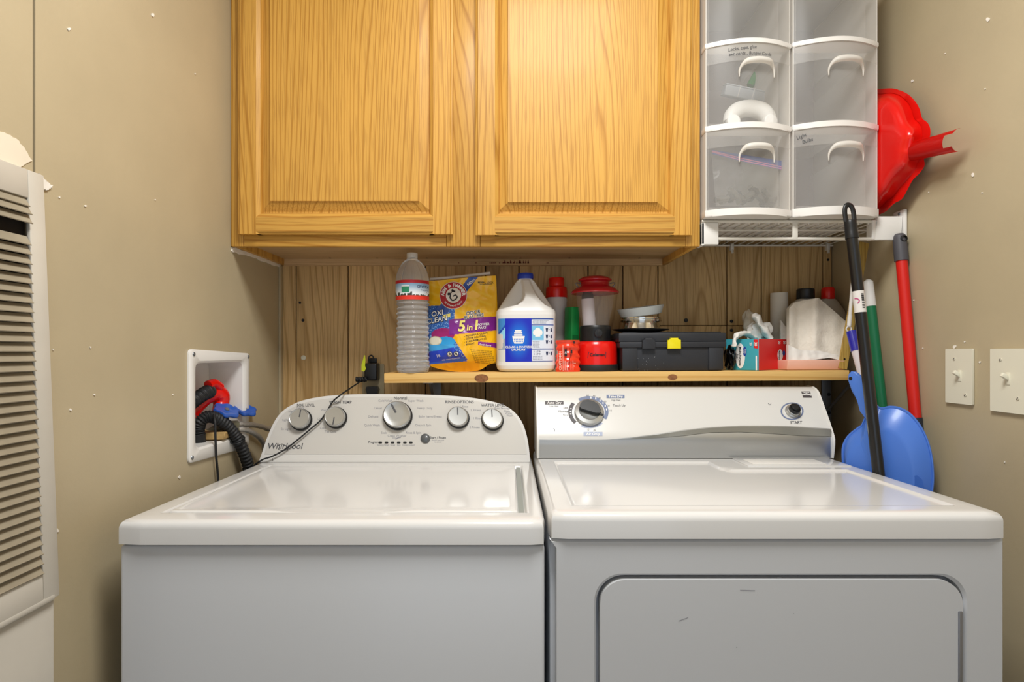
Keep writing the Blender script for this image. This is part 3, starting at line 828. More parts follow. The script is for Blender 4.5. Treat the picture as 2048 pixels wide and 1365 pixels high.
b = B(); text(b, 'CRYSTAL', 848, 574.5, 7, cl, bold=.02, h=.0003, sx=.8); text(b, 'Natural', 850, 581, 4, cl, h=.0003)
obj('lettering', b, mat('navy_ink', '#24406e', .5), lb, flat=True)

# detergent pouch
YB = 1.605
bag = on_shelf('detergent_pouch', 'yellow laundry detergent pouch with round red emblem between bottle and jug', 'pouch', PX(928, YB), YB)
bl = [(857, 565), (857, 735)]
def bag_uv(u, v):
    tx, ty = lerp(858, 993, u), lerp(563, 552, u)
    bx, by = lerp(858, 992, u), lerp(731, 737, u)
    sag = 10 * math.sin(math.pi * max(0, min(1, (u - .02) / .86))) ** .7 if u < .88 else 0
    px, py = lerp(bx, tx, v), lerp(by + sag * 1.0 - (10 * sstep(.72, 1, u)), ty, v)
    px += 4 * math.sin(math.pi * v) * (u - .2)
    return px, py
def bag_depth(px, py):
    u, v = (px - 858) / 137, (738 - py) / 180
    e = max(0, math.sin(math.pi * max(0, min(1, u)))) ** .6
    d = .034 * e * (sstep(-.08, .2, v) * (1 - .75 * sstep(.25, 1.0, v)))
    q = Vector((px * .022, py * .018, 1))
    d += .0035 * noise.noise(q * 1.3) + .0022 * (1 - 2 * abs(noise.noise(q * 2.6 + Vector((7, 0, 0))))) * e
    if py > 700: d += .004 * sstep(938, 990, px) * math.sin((px - 920) * .12) * sstep(690, 730, py)
    return d
def bagf(px, py, h=0): return Vector((PX(px, YB), YB - bag_depth(px, py) - h, PZ(py, YB)))
Yw, Pu, Bl = lin('#f3b912'), lin('#7d1c8a'), lin('#2057c9')
rd = random.Random(4)
def bag_col(u, v):
    px, py = bag_uv(u, v)
    c = Yw
    # pale sunburst behind the emblem
    q = (px - 905) * .6 + (py - 590)
    if px < 985 and 552 < py < 640 and abs(((px - 905) * .35 - (py - 575)) % 17 - 8) < 2.5: c = lin('#f4c22c')
    # blue speckled swath
    sw = px - (895 - (py - 632) * .55)
    edge = 912 - (py - 620) * .05 if py < 680 else 912 + (py - 680) * .62
    if py > 612 and px < edge and px < 900 + (py - 600) * .9 and py < 720: 
        n_ = noise.noise(Vector((px * .45, py * .45, 0)))
        c = lin('#9cc6ee') if n_ > .28 else lin('#2a63b8') if py < 700 else lin('#2a3fae')
    if 612 < py + (px - 880) * .75 < 640 and px < 900 and py < 628: c = lin('#2a4f9c')
    # small blue ribbon upper right
    if 553 < py < 585 and abs((px - 936) + (py - 572) * .75) < 9: c = lin('#25479c')
    # packs
    d = ((px - 888) / 24) ** 2 + ((py - 670) / 13) ** 2
    if d < 1 and px > 858: c = lin('#a1236e')
    d = ((px - 893) / 20) ** 2 + ((py - 684) / 10) ** 2
    if d < 1: c = lin('#2f9fe0')
    d = ((px - 872) / 14) ** 2 + ((py - 682) / 9) ** 2
    if d < 1: c = lin('#e9e4cf') if d < .7 else lin('#cfc7a4')
    if 690 < py < 702 and px < 912 and (px - 858) * .1 + py < 703: c = lin('#43a8e6')
    # blue foot panel
    if py > 704 - (px - 860) * .18 and px < 905 + (py - 690) * .95 and py < 734 - (px - 866) * .11: c = lin('#2746c8') if py < 712 - (px-860)*.16 + 14 else lin('#2a62d8')
    # purple band
    t = (px - 905) / 88
    if t > -.05 and lerp(640, 634, t) < py < lerp(671, 662, t): c = Pu
    if 958 < px and lerp(684, 687, (px - 958) / 34) < py < lerp(691, 697, (px - 958) / 34): c = Pu
    if py > 728 - (px - 870) * .08 and px < 960: c = lin('#f0ab0c')
    return c
b = B()
nu, nv = 150, 200
V = grid(b, lambda u, v: bagf(*bag_uv(u, v)), nu, nv, bag_col)
lay = b.verts.layers.float_color['Col']
W = [[None] * (nu + 1) for _ in range(nv + 1)]
step = 10
bk = grid(b, lambda u, v: bagf(*bag_uv(u, v)) + Vector((0, .004 + 2 * bag_depth(*bag_uv(u, v)) * .8, 0)), nu // step, nv // step, lambda u, v: Yw)
def strip(front, backv):
    for i in range(len(backv) - 1):
        seg = front[i * step:(i + 1) * step + 1]
        b.faces.new(seg + [backv[i + 1], backv[i]])
strip(V[0], bk[0]); strip(V[-1], bk[-1]); strip([r[0] for r in V], [r[0] for r in bk]); strip([r[-1] for r in V], [r[-1] for r in bk])
obj('pouch_body', b, printed('pouch_film', .28, coat=.3), bag, auto=60)
b = B(); tube(b, [bagf(860, 559) + Vector((0, .012, .002)), at(905, 555, YB + .008), at(950, 550.5, YB + .007), at(982, 547, YB + .006)], .0042, 10, per=4); obj('zip_strip', b, mat('zip_white', '#dcd8d2', .4), bag)
b = B(); disc(b, 908.5, 592, 26.5, 26.5, bagf, .0006, 48)
for ring in (): pass
obj('emblem_ring', b, mat('emblem_red', '#b01a2a', .4), bag, flat=True)
def fan(bm_, cx_, cy_, r, fn, h, n=40, rr=6):
    c = bm_.verts.new(fn(cx_, cy_, h)); prev = None; first = None
    rows = [[bm_.verts.new(fn(cx_ + r * j / rr * math.cos(2 * math.pi * k / n), cy_ + r * j / rr * math.sin(2 * math.pi * k / n), h)) for k in range(n)] for j in range(1, rr + 1)]
    for k in range(n): bm_.faces.new((c, rows[0][k], rows[0][(k + 1) % n]))
    for a, q in zip(rows, rows[1:]):
        for k in range(n): bm_.faces.new((a[k], q[k], q[(k + 1) % n], a[(k + 1) % n]))
o = bpy.data.objects['emblem_ring']
b = B(); fan(b, 908.5, 592, 26.8, bagf, .0009); o0 = ORG['detergent_pouch']
for v in b.verts: v.co -= o0
b.to_mesh(o.data); b.free()
b = B(); fan(b, 909, 592, 15.2, bagf, .0013); sector(b, 908.5, 592, 26.6, 27.6, 0, 360, bagf, .0012, 48); obj('emblem_disc', b, mat('emblem_cream', '#e8e2d8', .4), bag)
def arc_text(bm_, s_, cx_, cy_, r, a0, a1, size, fn, h, flip=False, bold=.02):
    for i, ch in enumerate(s_):
        if ch == ' ': continue
        a_ = lerp(a0, a1, i / (len(s_) - 1))
        text(bm_, ch, cx_ + r * math.sin(R(a_)), cy_ - r * math.cos(R(a_)), size, fn, rot=-a_ + (180 if flip else 0), bold=bold, h=h)
b = B(); arc_text(b, 'ARM & HAMMER', 908.5, 592, 20.6, -84, 84, 9.6, bagf, .0014, bold=.03); arc_text(b, 'THE STANDARD OF PURITY', 908.5, 592, 21, 232, 128, 4.2, bagf, .0014, True)
text(b, 'ODOR', 948, 627, 9.5, bagf, bold=.07, rot=9, shear=.1, h=.0010); text(b, 'BLASTERS', 949, 634.5, 9.0, bagf, bold=.07, rot=9, shear=.1, h=.0010)
text(b, 'POWER', 968, 650.5, 6.6, bagf, shear=.2, rot=5, bold=.02, h=.0018); text(b, 'PAKS', 965.5, 657, 6.6, bagf, shear=.2, rot=5, bold=.02, h=.0018)
text(b, 'NEW!', 944, 566, 7, bagf, rot=38, bold=.02, h=.0008); text(b, 'fresh burst', 972, 691, 5.2, bagf, rot=-8, bold=.01, h=.0008); text(b, '16', 878.5, 712, 9, bagf, rot=12, h=.0008)
text(b, 'KEEP AWAY FROM KIDS', 904, 718.5, 3.4, bagf, rot=7, h=.0008)
text(b, 'OXI', 876, 628, 14, bagf, rot=9, shear=.15, bold=.012, h=.0022); text(b, 'CLEAN', 875, 641, 14, bagf, rot=9, shear=.15, bold=.012, h=.0022)
fan(b, 902, 708.5, 5.4, bagf, .0008, 20, 2); fan(b, 915, 708, 5.4, bagf, .0008, 20, 2)
obj('lettering', b, m_wht_ink, bag, flat=True)
b = B(); text(b, 'OXI', 876, 628, 14, bagf, rot=9, shear=.15, bold=.075, h=.0012); text(b, 'CLEAN', 875, 641, 14, bagf, rot=9, shear=.15, bold=.075, h=.0012)
text(b, 'ODOR', 948, 627, 9.5, bagf, bold=.005, rot=9, shear=.1, h=.0019); text(b, 'BLASTERS', 949, 634.5, 9, bagf, bold=.005, rot=9, shear=.1, h=.0019)
text(b, 'RESEAL LOCK', 972.5, 566.5, 5, bagf, bold=.02, h=.0008); stroke(b, [(961, 570), (985, 569)], .8, bagf, .0008)
for i, s_ in enumerate(('POWERFUL CLEAN', 'ODOR FIGHTING', 'STAIN REMOVING', 'BRIGHT')): text(b, '- ' + s_, 931, 674 + 5.6 * i, 5, bagf, align='LEFT', rot=9, bold=.01, h=.0008)
for i in range(8): text(b, 'for best results keep dry and sealed'[: 34 - i % 3], 943 + i * 1.2, 700 + 3.6 * i, 3.1, bagf, align='LEFT', rot=-5, h=.0008)
# arm holding a hammer
stroke(b, [(897, 590), (903, 590), (902, 597), (907, 603), (914, 600), (917, 595), (913, 591), (908, 594)], 2.4, bagf, .0018)
stroke(b, [(899, 592), (905, 586), (909, 582)], 1.8, bagf, .0018); poly(b, [(904, 581), (908, 579), (909, 582), (913, 583), (912, 586), (906, 585)], bagf, .0018); disc(b, 900, 589, 3, 2.6, bagf, .0018, 12)
for cx_ in (902, 915):
    cy_ = 708; sector(b, cx_, cy_, 4.4, 5.4, 0, 360, bagf, .0012, 20); stroke(b, [(cx_ - 3.4, cy_ - 3.4), (cx_ + 3.4, cy_ + 3.4)], 1, bagf, .0012); disc(b, cx_, cy_, 2, 2.4, bagf, .001, 10)
obj('dark_lettering', b, m_blk_ink, bag, flat=True)
b = B()
text(b, '5', 925, 654.5, 29, bagf, shear=.15, bold=.03, rot=3, h=.0026); text(b, 'in', 941, 657, 17, bagf, shear=.15, bold=.02, rot=3, h=.0026); text(b, '1', 953.5, 652.5, 27, bagf, shear=.15, bold=.03, rot=3, h=.0026)
prism(b, [bagf(x_, y_, .0006) for x_, y_ in ((889, 631), (903, 628), (903, 635), (889, 638))], (0, -.0003, 0))
obj('yellow_lettering', b, mat('pale_yellow_ink', '#f2e27a', .5), bag, flat=True)

# bleach jug
JY, JA, JB = 1.600, .0815, .066
jx = PX(1052, JY); jz = zs(jx)
jug = on_shelf('bleach_jug', 'white gallon bleach jug with blue cap and blue laundry label', 'jug', jx, JY)
h_ = lambda py: PZ(py, JY - .05) - jz
b = B()
pf = [(0, .004), (.055, 0), (.072, .002), (.079, .008), (.0815, .018), (.0805, h_(718)), (.0805, h_(640)), (.0815, h_(630)), (.080, h_(622)), (.072, h_(612)), (.060, h_(598)), (.046, h_(582)), (.033, h_(568)), (.024, h_(558)), (.019, h_(555)), (.019, h_(548)), (0, h_(548))]
sm = []
for (r0, z0_), (r1, z1_) in zip(pf, pf[1:]):
    for k in range(9): sm.append((lerp(r0, r1, k / 9), lerp(z0_, z1_, k / 9)))
sm.append(pf[-1])
lathe(b, sm, 200, T(jx, JY), power=2.0)
for v in b.verts:                                            # squarer low, rounder high; the front of the cone hollowed for the grip
    d = Vector((v.co.x - jx, v.co.y - JY, 0)); h = v.co.z - jz
    if d.length > 1e-6:
        a = math.atan2(d.y, d.x); q = sstep(h_(575), h_(615), h) if False else 1 - sstep(h_(622), h_(580), h)
        p_ = 2 + 2.2 * q
        k = (abs(math.cos(a)) ** p_ + abs(math.sin(a)) ** p_) ** (-1 / p_)
        v.co.x, v.co.y = jx + d.x * k / max(1, k) * (1 if k < 1 else k) , JY + d.y * k * lerp(1, JB / JA, q)
        if v.co.y < JY and h_(622) < h < h_(552):               # hand pockets on both sides of the grip
            pxv = CX + v.co.x / (JY - .05) * F; pyv = CY + (CZ - (h + jz)) / (JY - .05) * F
            gl, gr_ = interp(pyv, [(552, 1044), (560, 1046), (575, 1049), (592, 1049.5), (602, 1046), (609, 1036), (616, 1010), (620, 985)]), interp(pyv, [(552, 1059), (560, 1062), (575, 1068), (590, 1075), (600, 1082), (610, 1092), (618, 1108), (622, 1125)])
            w_ = max(1 - sstep(gl - 3.5, gl + 2.0, pxv), sstep(gr_ - 2, gr_ + 3.5, pxv)) * sstep(553, 560, pyv)
            v.co.y = lerp(v.co.y, JY - abs(v.co.y - JY) * .30, w_)
m_hdpe = mat('white_hdpe', '#e4e2de', .35, sss=.1)
obj('jug_body', b, m_hdpe, jug, auto=60)
b = B(); lathe(b, [(0, h_(554)), (.0215, h_(554)), (.0222, h_(552)), (.0222, h_(545)), (.0205, h_(542.5)), (0, h_(542.2))], 48, T(jx, JY))
for v in b.verts:
    d = Vector((v.co.x - jx, v.co.y - JY, 0))
    if d.length > .021: 
        a = math.atan2(d.y, d.x); k = 1 + .012 * math.sin(24 * a); v.co.x, v.co.y = jx + d.x * k, JY + d.y * k
obj('cap', b, mat('blue_cap', '#1d3aa8', .35), jug, auto=30)
def jugf(px, py, h=0):
    q = max(-.9990, min(.9990, (PX(px, JY - JB) - jx) / .0805)); 
    yy = -JB * .9877 * (1 - abs(q) ** 4.2) ** (1 / 4.2)
    return Vector((jx + (.0805 + h * 0) * q, JY + yy - h - .0006, PZ(py, JY - JB)))
# label px extents measured at the label plane
LX0, LX1, LY0, LY1 = 996.5, 1108.5, 637, 724
def jug_col(u, v):
    px, py = lerp(LX0, LX1, u), lerp(LY1, LY0, v)
    if px < 1011:
        if py > 700: return lin('#dcdcd6')
        t = (py - 660) + (px - 1000) * 1.2
        if 668 < py < 698 and px < 1007 - abs(py - 682) * .12: return lin('#d9cfc6')
        return lin('#3f86c9') if t < 2 else lin('#1f4fae') if t < 8 else lin('#8fd0ea') if t < 28 else lin('#9aa6b8')
    if px < 1064.5:
        d = math.hypot((px - 1038) / 27, (py - 680) / 46)
        t = sstep(.15, 1.05, d); a, c = lin('#0f74dc'), lin('#1426b8')
        return tuple(lerp(a[i], c[i], t) for i in range(3)) + (1,)
    if py < 639: return lin('#274a9a')
    if 649 < py < 651.5: return lin('#274a9a')
    if 652 < py < 681 and px < 1088: return lin('#7cc0e4')
    if 698 < py < 699.6 or py > 722.5: return lin('#3a4f8f')
    return lin('#dfe3ee')
b = B(); grid(b, lambda u, v: jugf(lerp(LX0, LX1, u), lerp(LY1, LY0, v)), 112, 88, jug_col); jl = obj('label', b, printed('jug_label', .35), jug, auto=60)
b = B()
text(b, 'CLEANS & SANITIZES', 1037.5, 694.5, 6.1, jugf, bold=.02, h=.0005, sx=.93); text(b, 'LAUNDRY', 1037.5, 700, 6.1, jugf, bold=.02, h=.0005)
for i, (x0, x1, y_) in enumerate(((1030, 1044, 662), (1028.5, 1045.5, 666.2), (1028, 1046, 670.4))): poly(b, [(x0 + a_, y_ + c_) for a_, c_ in ((1, -1.6), (x1 - x0 - 1, -1.6), (x1 - x0, 0), (x1 - x0 - 1, 1.6), (1, 1.6), (0, 0))], jugf, .0005)
for seg in ([(1025, 672.5), (1050, 672.5), (1049.3, 677.5), (1025.7, 677.5)], [(1028, 684.5), (1047, 684.5), (1046, 687.5), (1029, 687.5)]): poly(b, seg, jugf, .0005)
for k in range(7):
    xa = lerp(1026.2, 1047.2, k / 6.0); poly(b, [(xa, 677.5), (xa + 1.8, 677.5), (lerp(xa, 1037, .12) + 1.7, 684.5), (lerp(xa, 1037, .12), 684.5)], jugf, .0005)
poly(b, [(1026, 680.3), (1049, 680.3), (1048.6, 681.6), (1026.4, 681.6)], jugf, .0006)
disc(b, 1076, 662, 6, 6, jugf, .0005); poly(b, [(1069, 661), (1083, 661), (1081, 674), (1071, 674)], jugf, .0005); disc(b, 1069, 666, 2.6, 5, jugf, .0005); disc(b, 1083, 666, 2.6, 5, jugf, .0005)
obj('lettering', b, m_wht_ink, jl, flat=True)
b = B()
for i, y_ in enumerate((660, 673, 684, 707)):
    poly(b, [(1092, y_ - 3), (1097, y_ - 3), (1096, y_ + 4), (1093, y_ + 4)], jugf, .0005); stroke(b, [(1098.5, y_), (1100.5, y_)], 1, jugf, .0005); poly(b, [(1102, y_ - 3), (1104.6, y_ - 3), (1105.2, y_ + 4), (1101.8, y_ + 4)], jugf, .0005)
for i in range(3): text(b, 'This product disinfects and whitens'[: 30 - 2 * i], 1066, 641.5 + 2.6 * i, 2.6, jugf, align='LEFT', h=.0005)
for i in range(5): text(b, 'Pretreat stains'[: 14 - i % 2], 1066, 684 + 2.7 * i, 2.5, jugf, align='LEFT', h=.0005)
for i in range(2): text(b, '3 5 7 9', 1067, 704 + 5 * i, 5, jugf, align='LEFT', h=.0005)
for i in range(3): text(b, 'Read the label first', 1066, 713.5 + 2.7 * i, 2.5, jugf, align='LEFT', h=.0005)
obj('dark_lettering', b, mat('navy_print', '#2b3557', .5), jl, flat=True)
# the base of the jug must meet the plank: built from z0 up

# white bottle with red cap
x, y = PX(1114, 1.70), 1.70; z0 = zs(x); q = lambda py: PZ(py, y) - z0; k = y / F
sb = on_shelf('cleaner_bottle', 'slim white bottle with red screw cap behind the bleach jug', 'bottle', x, y)
b = B(); lathe(b, [(0, 0), (.029, 0), (.031, .004), (.031, q(690)), (.0255, q(670)), (.0245, q(655)), (.0265, q(635)), (.0305, q(612)), (.0310, q(600)), (.029, q(596)), (.020, q(594)), (0, q(594))], 40, T(x, y)); obj('bottle_body', b, mat('grey_white_plastic', '#cfccc8', .4), sb, auto=50)
b = B(); lathe(b, [(0, q(596)), (.0318, q(596)), (.0318, q(582)), (.0300, q(576)), (.0232, q(573)), (.0232, q(559)), (.0215, q(556.5)), (0, q(556.5))], 40, T(x, y)); obj('cap', b, m_red, sb, auto=40)
# green box
x, y = PX(1142, 1.645), 1.645; z0 = zs(x)
gb = on_shelf('green_box', 'narrow upright green box standing behind the orange battery pack', 'box', x, y)
M = T(x, y) @ Matrix.Rotation(R(24), 4, 'Z') @ Matrix.Rotation(R(1.5), 4, 'Y')
b = B(); box(b, -.0125, .0125, -.02, .02, .0003, PZ(615, y) - z0, .0012, 2, M); obj('carton', b, mat('green_card', '#1f9a4c', .35, var=.12, vscale=30), gb)
b = B(); box(b, -.009, .009, -.0206, -.0199, .055, .10, 0, 1, M); obj('label_patch', b, mat('dark_green_print', '#157238', .4), gb)
# orange battery pack: four cells in printed shrink film
x, y = PX(1136, 1.545), 1.548; z0 = zs(x)
op = on_shelf('battery_pack', 'orange-red shrink-wrapped pack with black marks beside the bleach jug', 'pack', x, y)
hh = PZ(681, 1.53) - z0; RA, RB = .0305, .019
def pack(u, v):
    a = 2 * math.pi * u; h = hh * v
    rr = 1 + .05 * math.cos(4 * a) ; wob = .0018 * math.sin(v * math.pi * 9 + 2 * math.sin(a)) * sstep(0, .1, v) * (1 - sstep(.9, 1, v)) - .003 * math.sin(math.pi * v) * sstep(.45, .55, v)
    return Vector((x + (RA + wob) * rr * math.cos(a), y + (RB + wob) * rr * math.sin(a), z0 + .0004 + h + .003 * (u > 2)))
b = B(); V = grid(b, pack, 64, 48)
bmesh.ops.remove_doubles(b, verts=b.verts[:], dist=1e-6)
be = [e for e in b.edges if e.is_boundary]
bmesh.ops.holes_fill(b, edges=be)
obj('shrink_film', b, mat('orange_film', '#ee3d1e', .25, coat=.4, var=.12, vscale=60), op, auto=60)
def packf(px, py, h=0):
    X = PX(px, y - RB) - x; q_ = max(-.97, min(.97, X / RA))
    return Vector((x + RA * q_, y - (RB + .0022 + h) * math.sqrt(1 - q_ * q_) , PZ(py, y - RB)))
b = B(); text(b, 'CRAFTSMAN', 1121, 722, 6.6, packf, rot=90, bold=.02, h=.0008)
for px in (1114.5, 1116, 1126, 1127.5): stroke(b, [(px, 690), (px, 742)] if px > 1120 else [(px, 700), (px, 740)], .6, packf, .0006)
for i in range(5): stroke(b, [(1130 + i * 4, 722 + i % 2 * 3), (1130 + i * 4, 741)], .8, packf, .0006)
stroke(b, [(1116, 731), (1150, 733)], .6, packf, .0006); stroke(b, [(1117, 726), (1152, 727)], .6, packf, .0006)
obj('pale_lettering', b, mat('pink_ink', '#f7c9b8', .5), op, flat=True)
b = B()
for x0, y0, x1, y1 in ((1129, 699, 1134, 713), (1141, 700, 1145, 707), (1147, 683, 1150, 688), (1141, 709, 1143, 714)): poly(b, [(x0, y0), (x1, y0), (x1, y1), (x0, y1)], packf, .0008)
stroke(b, [(1139, 715), (1138, 740)], 1.3, packf, .0008)
obj('black_marking', b, m_blk_ink, op, flat=True)
b = B(); text(b, '20', 1131.5, 706, 5, packf, rot=90, h=.0012); obj('white_lettering', b, m_wht_ink, op, flat=True)

# lantern
x, y = PX(1191, 1.600), 1.600; z0 = zs(x); q = lambda py: PZ(py, y) - z0; k = y / F
ln = on_shelf('camping_lantern', 'red and black battery camping lantern with clear globe and red cap', 'lantern', x, y)
b = B(); lathe(b, [(0, 0), (.0615, 0), (.0622, .003), (.0622, q(733)), (.0605, q(729)), (0, q(729))], 56, T(x, y)); obj('base', b, m_rubber, ln, auto=40)
b = B(); lathe(b, [(0, q(729.5)), (.0595, q(729.5)), (.0598, q(712)), (.0594, q(698)), (.058, q(690)), (.054, q(685)), (.044, q(683)), (0, q(683))], 56, T(x, y)); rb = obj('red_body', b, m_red, ln, auto=40)
b = B(); lathe(b, [(0, q(684)), (.0425, q(684)), (.0415, q(672)), (.0425, q(660)), (.0425, q(655)), (.040, q(652)), (.030, q(652)), (0, q(652))], 48, T(x, y)); col_ = obj('switch_collar', b, m_black, ln, auto=40)
Mk = frame_matrix((x + .002, y - .0415, z0 + q(668)), (1, 0, 0), (0, 0, 1), (0, -1, 0))
b = B(); lathe(b, [(.0115, 0), (.0115, .004), (.010, .0055), (.004, .006), (0, .006)], 24, Mk); box(b, -.0022, .0022, -.009, .009, .005, .009, .001, 2, Mk); obj('knob', b, m_rubber, col_, auto=40)
m_globe = milky('clear_globe', '#d8d4d0', .84, .06)
b = B(); lathe(b, [(.037, q(653)), (.040, q(640)), (.046, q(622)), (.050, q(606)), (.0515, q(594)), (.0515, q(584))], 56, T(x, y)); obj('globe', b, m_globe, ln, auto=60)
M = T(x - .010, y) @ Matrix.Rotation(R(-3), 4, 'Y')
b = B(); lathe(b, [(0, q(652)), (.018, q(652)), (.0175, q(598)), (0, q(598))], 32, M)
obj('light_tube', b, mat('frosted_tube', '#cfcad0', .5), ln, auto=40)
b = B(); lathe(b, [(0, q(598.2)), (.0165, q(598.2)), (.0165, q(590)), (.010, q(584)), (0, q(584))], 32, M); obj('tube_cap', b, m_black, ln, auto=40)
b = B(); lathe(b, [(.050, q(586)), (.0645, q(588)), (.0665, q(586)), (.064, q(583)), (.054, q(577)), (.041, q(573.5)), (.0385, q(571)), (.0385, q(565)), (.0455, q(562.5)), (.046, q(560.5)), (.041, q(557)), (.030, q(554)), (.014, q(553)), (0, q(553))], 56, T(x, y)); cp_ = obj('top_cap', b, mat('dark_red_plastic', '#b3141f', .25, coat=.3), ln, auto=40)
for sg in (-1, 1):
    b = B(); p0 = Vector((x + sg * .040, y - .004, z0 + q(568)))
    tube(b, [p0, p0 + Vector((sg * .010, -.002, .002)), p0 + Vector((sg * .0135, -.004, .0)), p0 + Vector((sg * .011, -.006, -.006)), p0 + Vector((sg * .006, -.004, -.010))], .0016, 8, per=4); obj('bail_wire', b, m_steel, ln)
rf = cyl(.0600, x, y)
b = B(); poly(b, [(1176, 704), (1211, 704), (1210, 716.5), (1174, 716.5)], rf, .0005)
obj('badge', b, mat('badge_dark_red', '#7a0c14', .3), rb, flat=True)
b = B(); text(b, 'Coleman', 1193, 710, 8, rf, bold=.03, h=.0011); obj('lettering', b, m_blk_ink, rb, flat=True)

# toolbox
ty0, ty1 = 1.545, 1.705
tx0, tx1 = PX(1243, ty0), PX(1449, ty0); z0 = zs((tx0 + tx1) / 2)
zl, zt = PZ(691, ty0), PZ(664, ty0)
tb = on_shelf('toolbox', 'black plastic toolbox with one yellow latch and a bowl stack on its lid', 'toolbox', (tx0 + tx1) / 2, (ty0 + ty1) / 2)
m_tb = mat('toolbox_black', '#2a2c31', .5, var=.12, vscale=14, bump=.05, bscale=200)
b = B()
box(b, tx0, tx1, ty0, ty1, z0 + .0008, zl, .003)
for v in b.verts:
    t = (v.co.z - z0) / (zl - z0); cx_ = (tx0 + tx1) / 2
    v.co.x = cx_ + (v.co.x - cx_) * lerp(.968, 1, t); v.co.y = lerp(v.co.y, ty1 - .02 if v.co.y > 1.62 else v.co.y + .004, (1 - t) * .5)
for a_, c_ in ((tx0 + .002, tx0 + .042), (tx1 - .042, tx1 - .004)): box(b, a_, c_, ty0 - .003, ty0 + .01, z0 + .002, zl - .001, .0015)
obj('tub', b, m_tb, tb)
b = B(); box(b, tx0 - .006, tx1 + .004, ty0 - .006, ty1 + .004, zl - .006, zl + .0095, .003); box(b, tx0 - .008, tx1 + .004, ty0 - .004, ty1 + .002, zl + .009, zt - .003, .004); box(b, tx0 + .004, tx1 - .004, ty0 + .010, ty1 - .01, zt - .004, zt, .003); obj('lid', b, m_tb, tb)
def latch(px, m_):
    xx = PX(px, ty0)
    b = B(); pf_ = [(-.0175, zl - .009), (.0175, zl - .009), (.0175, zl + .014), (.0105, zl + .014), (.0105, zl + .0195), (-.0105, zl + .0195), (-.0105, zl + .014), (-.0175, zl + .014)]
    prism(b, [(xx + a_, ty0 - .013, c_) for a_, c_ in pf_], (0, .007, 0), .0015); return obj('latch', b, m_, tb)
latch(1346.5, mat('yellow_latch', '#f0e01a', .35)); latch(1296, m_tb)
b = B(); rnd = random.Random(9)
tf = Plane((0, ty0 - .0005, 1), (1, 0, 0), (0, 0, 1))
for k_ in range(30): disc(b, rnd.choice((rnd.uniform(1250, 1330), rnd.uniform(1262, 1300))), rnd.uniform(712, 742), rnd.uniform(.3, .9), rnd.uniform(.3, .7), tf, .0001 + .0022 * 0, 6)
obj('dust_speck', b, mat('dust', '#85888c', .8), tb, flat=True)['kind'] = 'stuff'
# bowls on the toolbox
x, y = PX(1281, 1.62), 1.62; zb = zs((tx0 + tx1) / 2) + (zt - z0) + .0015
q = lambda py: PZ(py, y)
d0 = q(668) - zb
dish = thing('black_dish', 'wide shallow black dish lying on the toolbox lid under the metal bowl', 'dish', (x, y, zb))
b = B(); lathe(b, [(0, zb), (.050, zb), (.058, zb + .002), (.076, zb + .0058), (.078, zb + .0075), (.075, zb + .0075), (.055, zb + .0035), (0, zb + .0035)], 56, Matrix.Translation((x, y, 0))); obj('plate_body', b, m_rubber, dish)
z1 = zb + .0045
bowl = thing('metal_bowl', 'shiny metal pet bowl upside down on the black dish', 'bowl', (x, y, z1))
zz = lambda t: lerp(z1, q(636), t)
b = B(); lathe(b, [(.054, zz(0)), (.0575, zz(.03)), (.0575, zz(.08)), (.054, zz(.14)), (.052, zz(.40)), (.0495, zz(.62)), (.053, zz(.66)), (.0575, zz(.70)), (.058, zz(.80)), (.056, zz(.86)), (.056, zz(.98)), (.052, zz(1)), (0, zz(1))], 56, Matrix.Translation((x, y, 0))); obj('bowl_shell', b, mat('polished_steel', '#d9d6d0', .12, metal=1.0), bowl, auto=40)
M = Matrix.Translation((x + .002, y, q(636) + .006)) @ Matrix.Rotation(R(-7.5), 4, 'Y') @ Matrix.Rotation(R(4), 4, 'X')
gp = thing('grey_saucer', 'pale grey shallow saucer tilted on top of the metal bowl', 'saucer', (x, y, q(636)))
b = B(); lathe(b, [(0, 0), (.052, 0), (.056, .002), (.064, .022), (.0645, .024), (.0625, .024), (.054, .004), (0, .003)], 56, M); obj('saucer_body', b, mat('pale_grey_ceramic', '#b9bfc0', .35), gp, auto=40)

# trash bag box (corner towards the viewer)
cX, cY = .656, 1.53; z0 = zs(cX); A1, L1, L2 = R(50), .093, .16
zt_ = PZ(678, cY)
d1, d2 = Vector((-math.cos(A1), math.sin(A1), 0)), Vector((math.sin(A1), math.cos(A1), 0))
tbx = on_shelf('trash_bag_box', 'teal and red trash bag carton turned with its corner to the front', 'box', cX, cY + .06)
c0 = Vector((cX, cY, z0 + .0004)); up = Vector((0, 0, zt_ - z0))
def quad_box(bm_, o, a_, c_, u_):
    V_ = [bm_.verts.new(o + a_ * i + c_ * j + u_ * k_) for i, j, k_ in ((0, 0, 0), (1, 0, 0), (1, 1, 0), (0, 1, 0), (0, 0, 1), (1, 0, 1), (1, 1, 1), (0, 1, 1))]
    for f in ((0, 1, 2, 3), (4, 5, 6, 7), (0, 1, 5, 4), (1, 2, 6, 5), (2, 3, 7, 6), (3, 0, 4, 7)): bm_.faces.new([V_[i] for i in f])
b = B(); quad_box(b, c0, d1 * L1, d2 * L2, up); bmesh.ops.bevel(b, geom=b.edges[:], offset=.001, segments=1, affect='EDGES'); obj('carton', b, mat('teal_card', '#3fa3b3', .4, var=.05, vscale=30), tbx)
n1, n2 = Vector((-math.sin(A1), -math.cos(A1), 0)), Vector((math.cos(A1), -math.sin(A1), 0))
teal = Plane(c0, -d1, (0, 0, 1)); redp = Plane(c0, d2, (0, 0, 1))
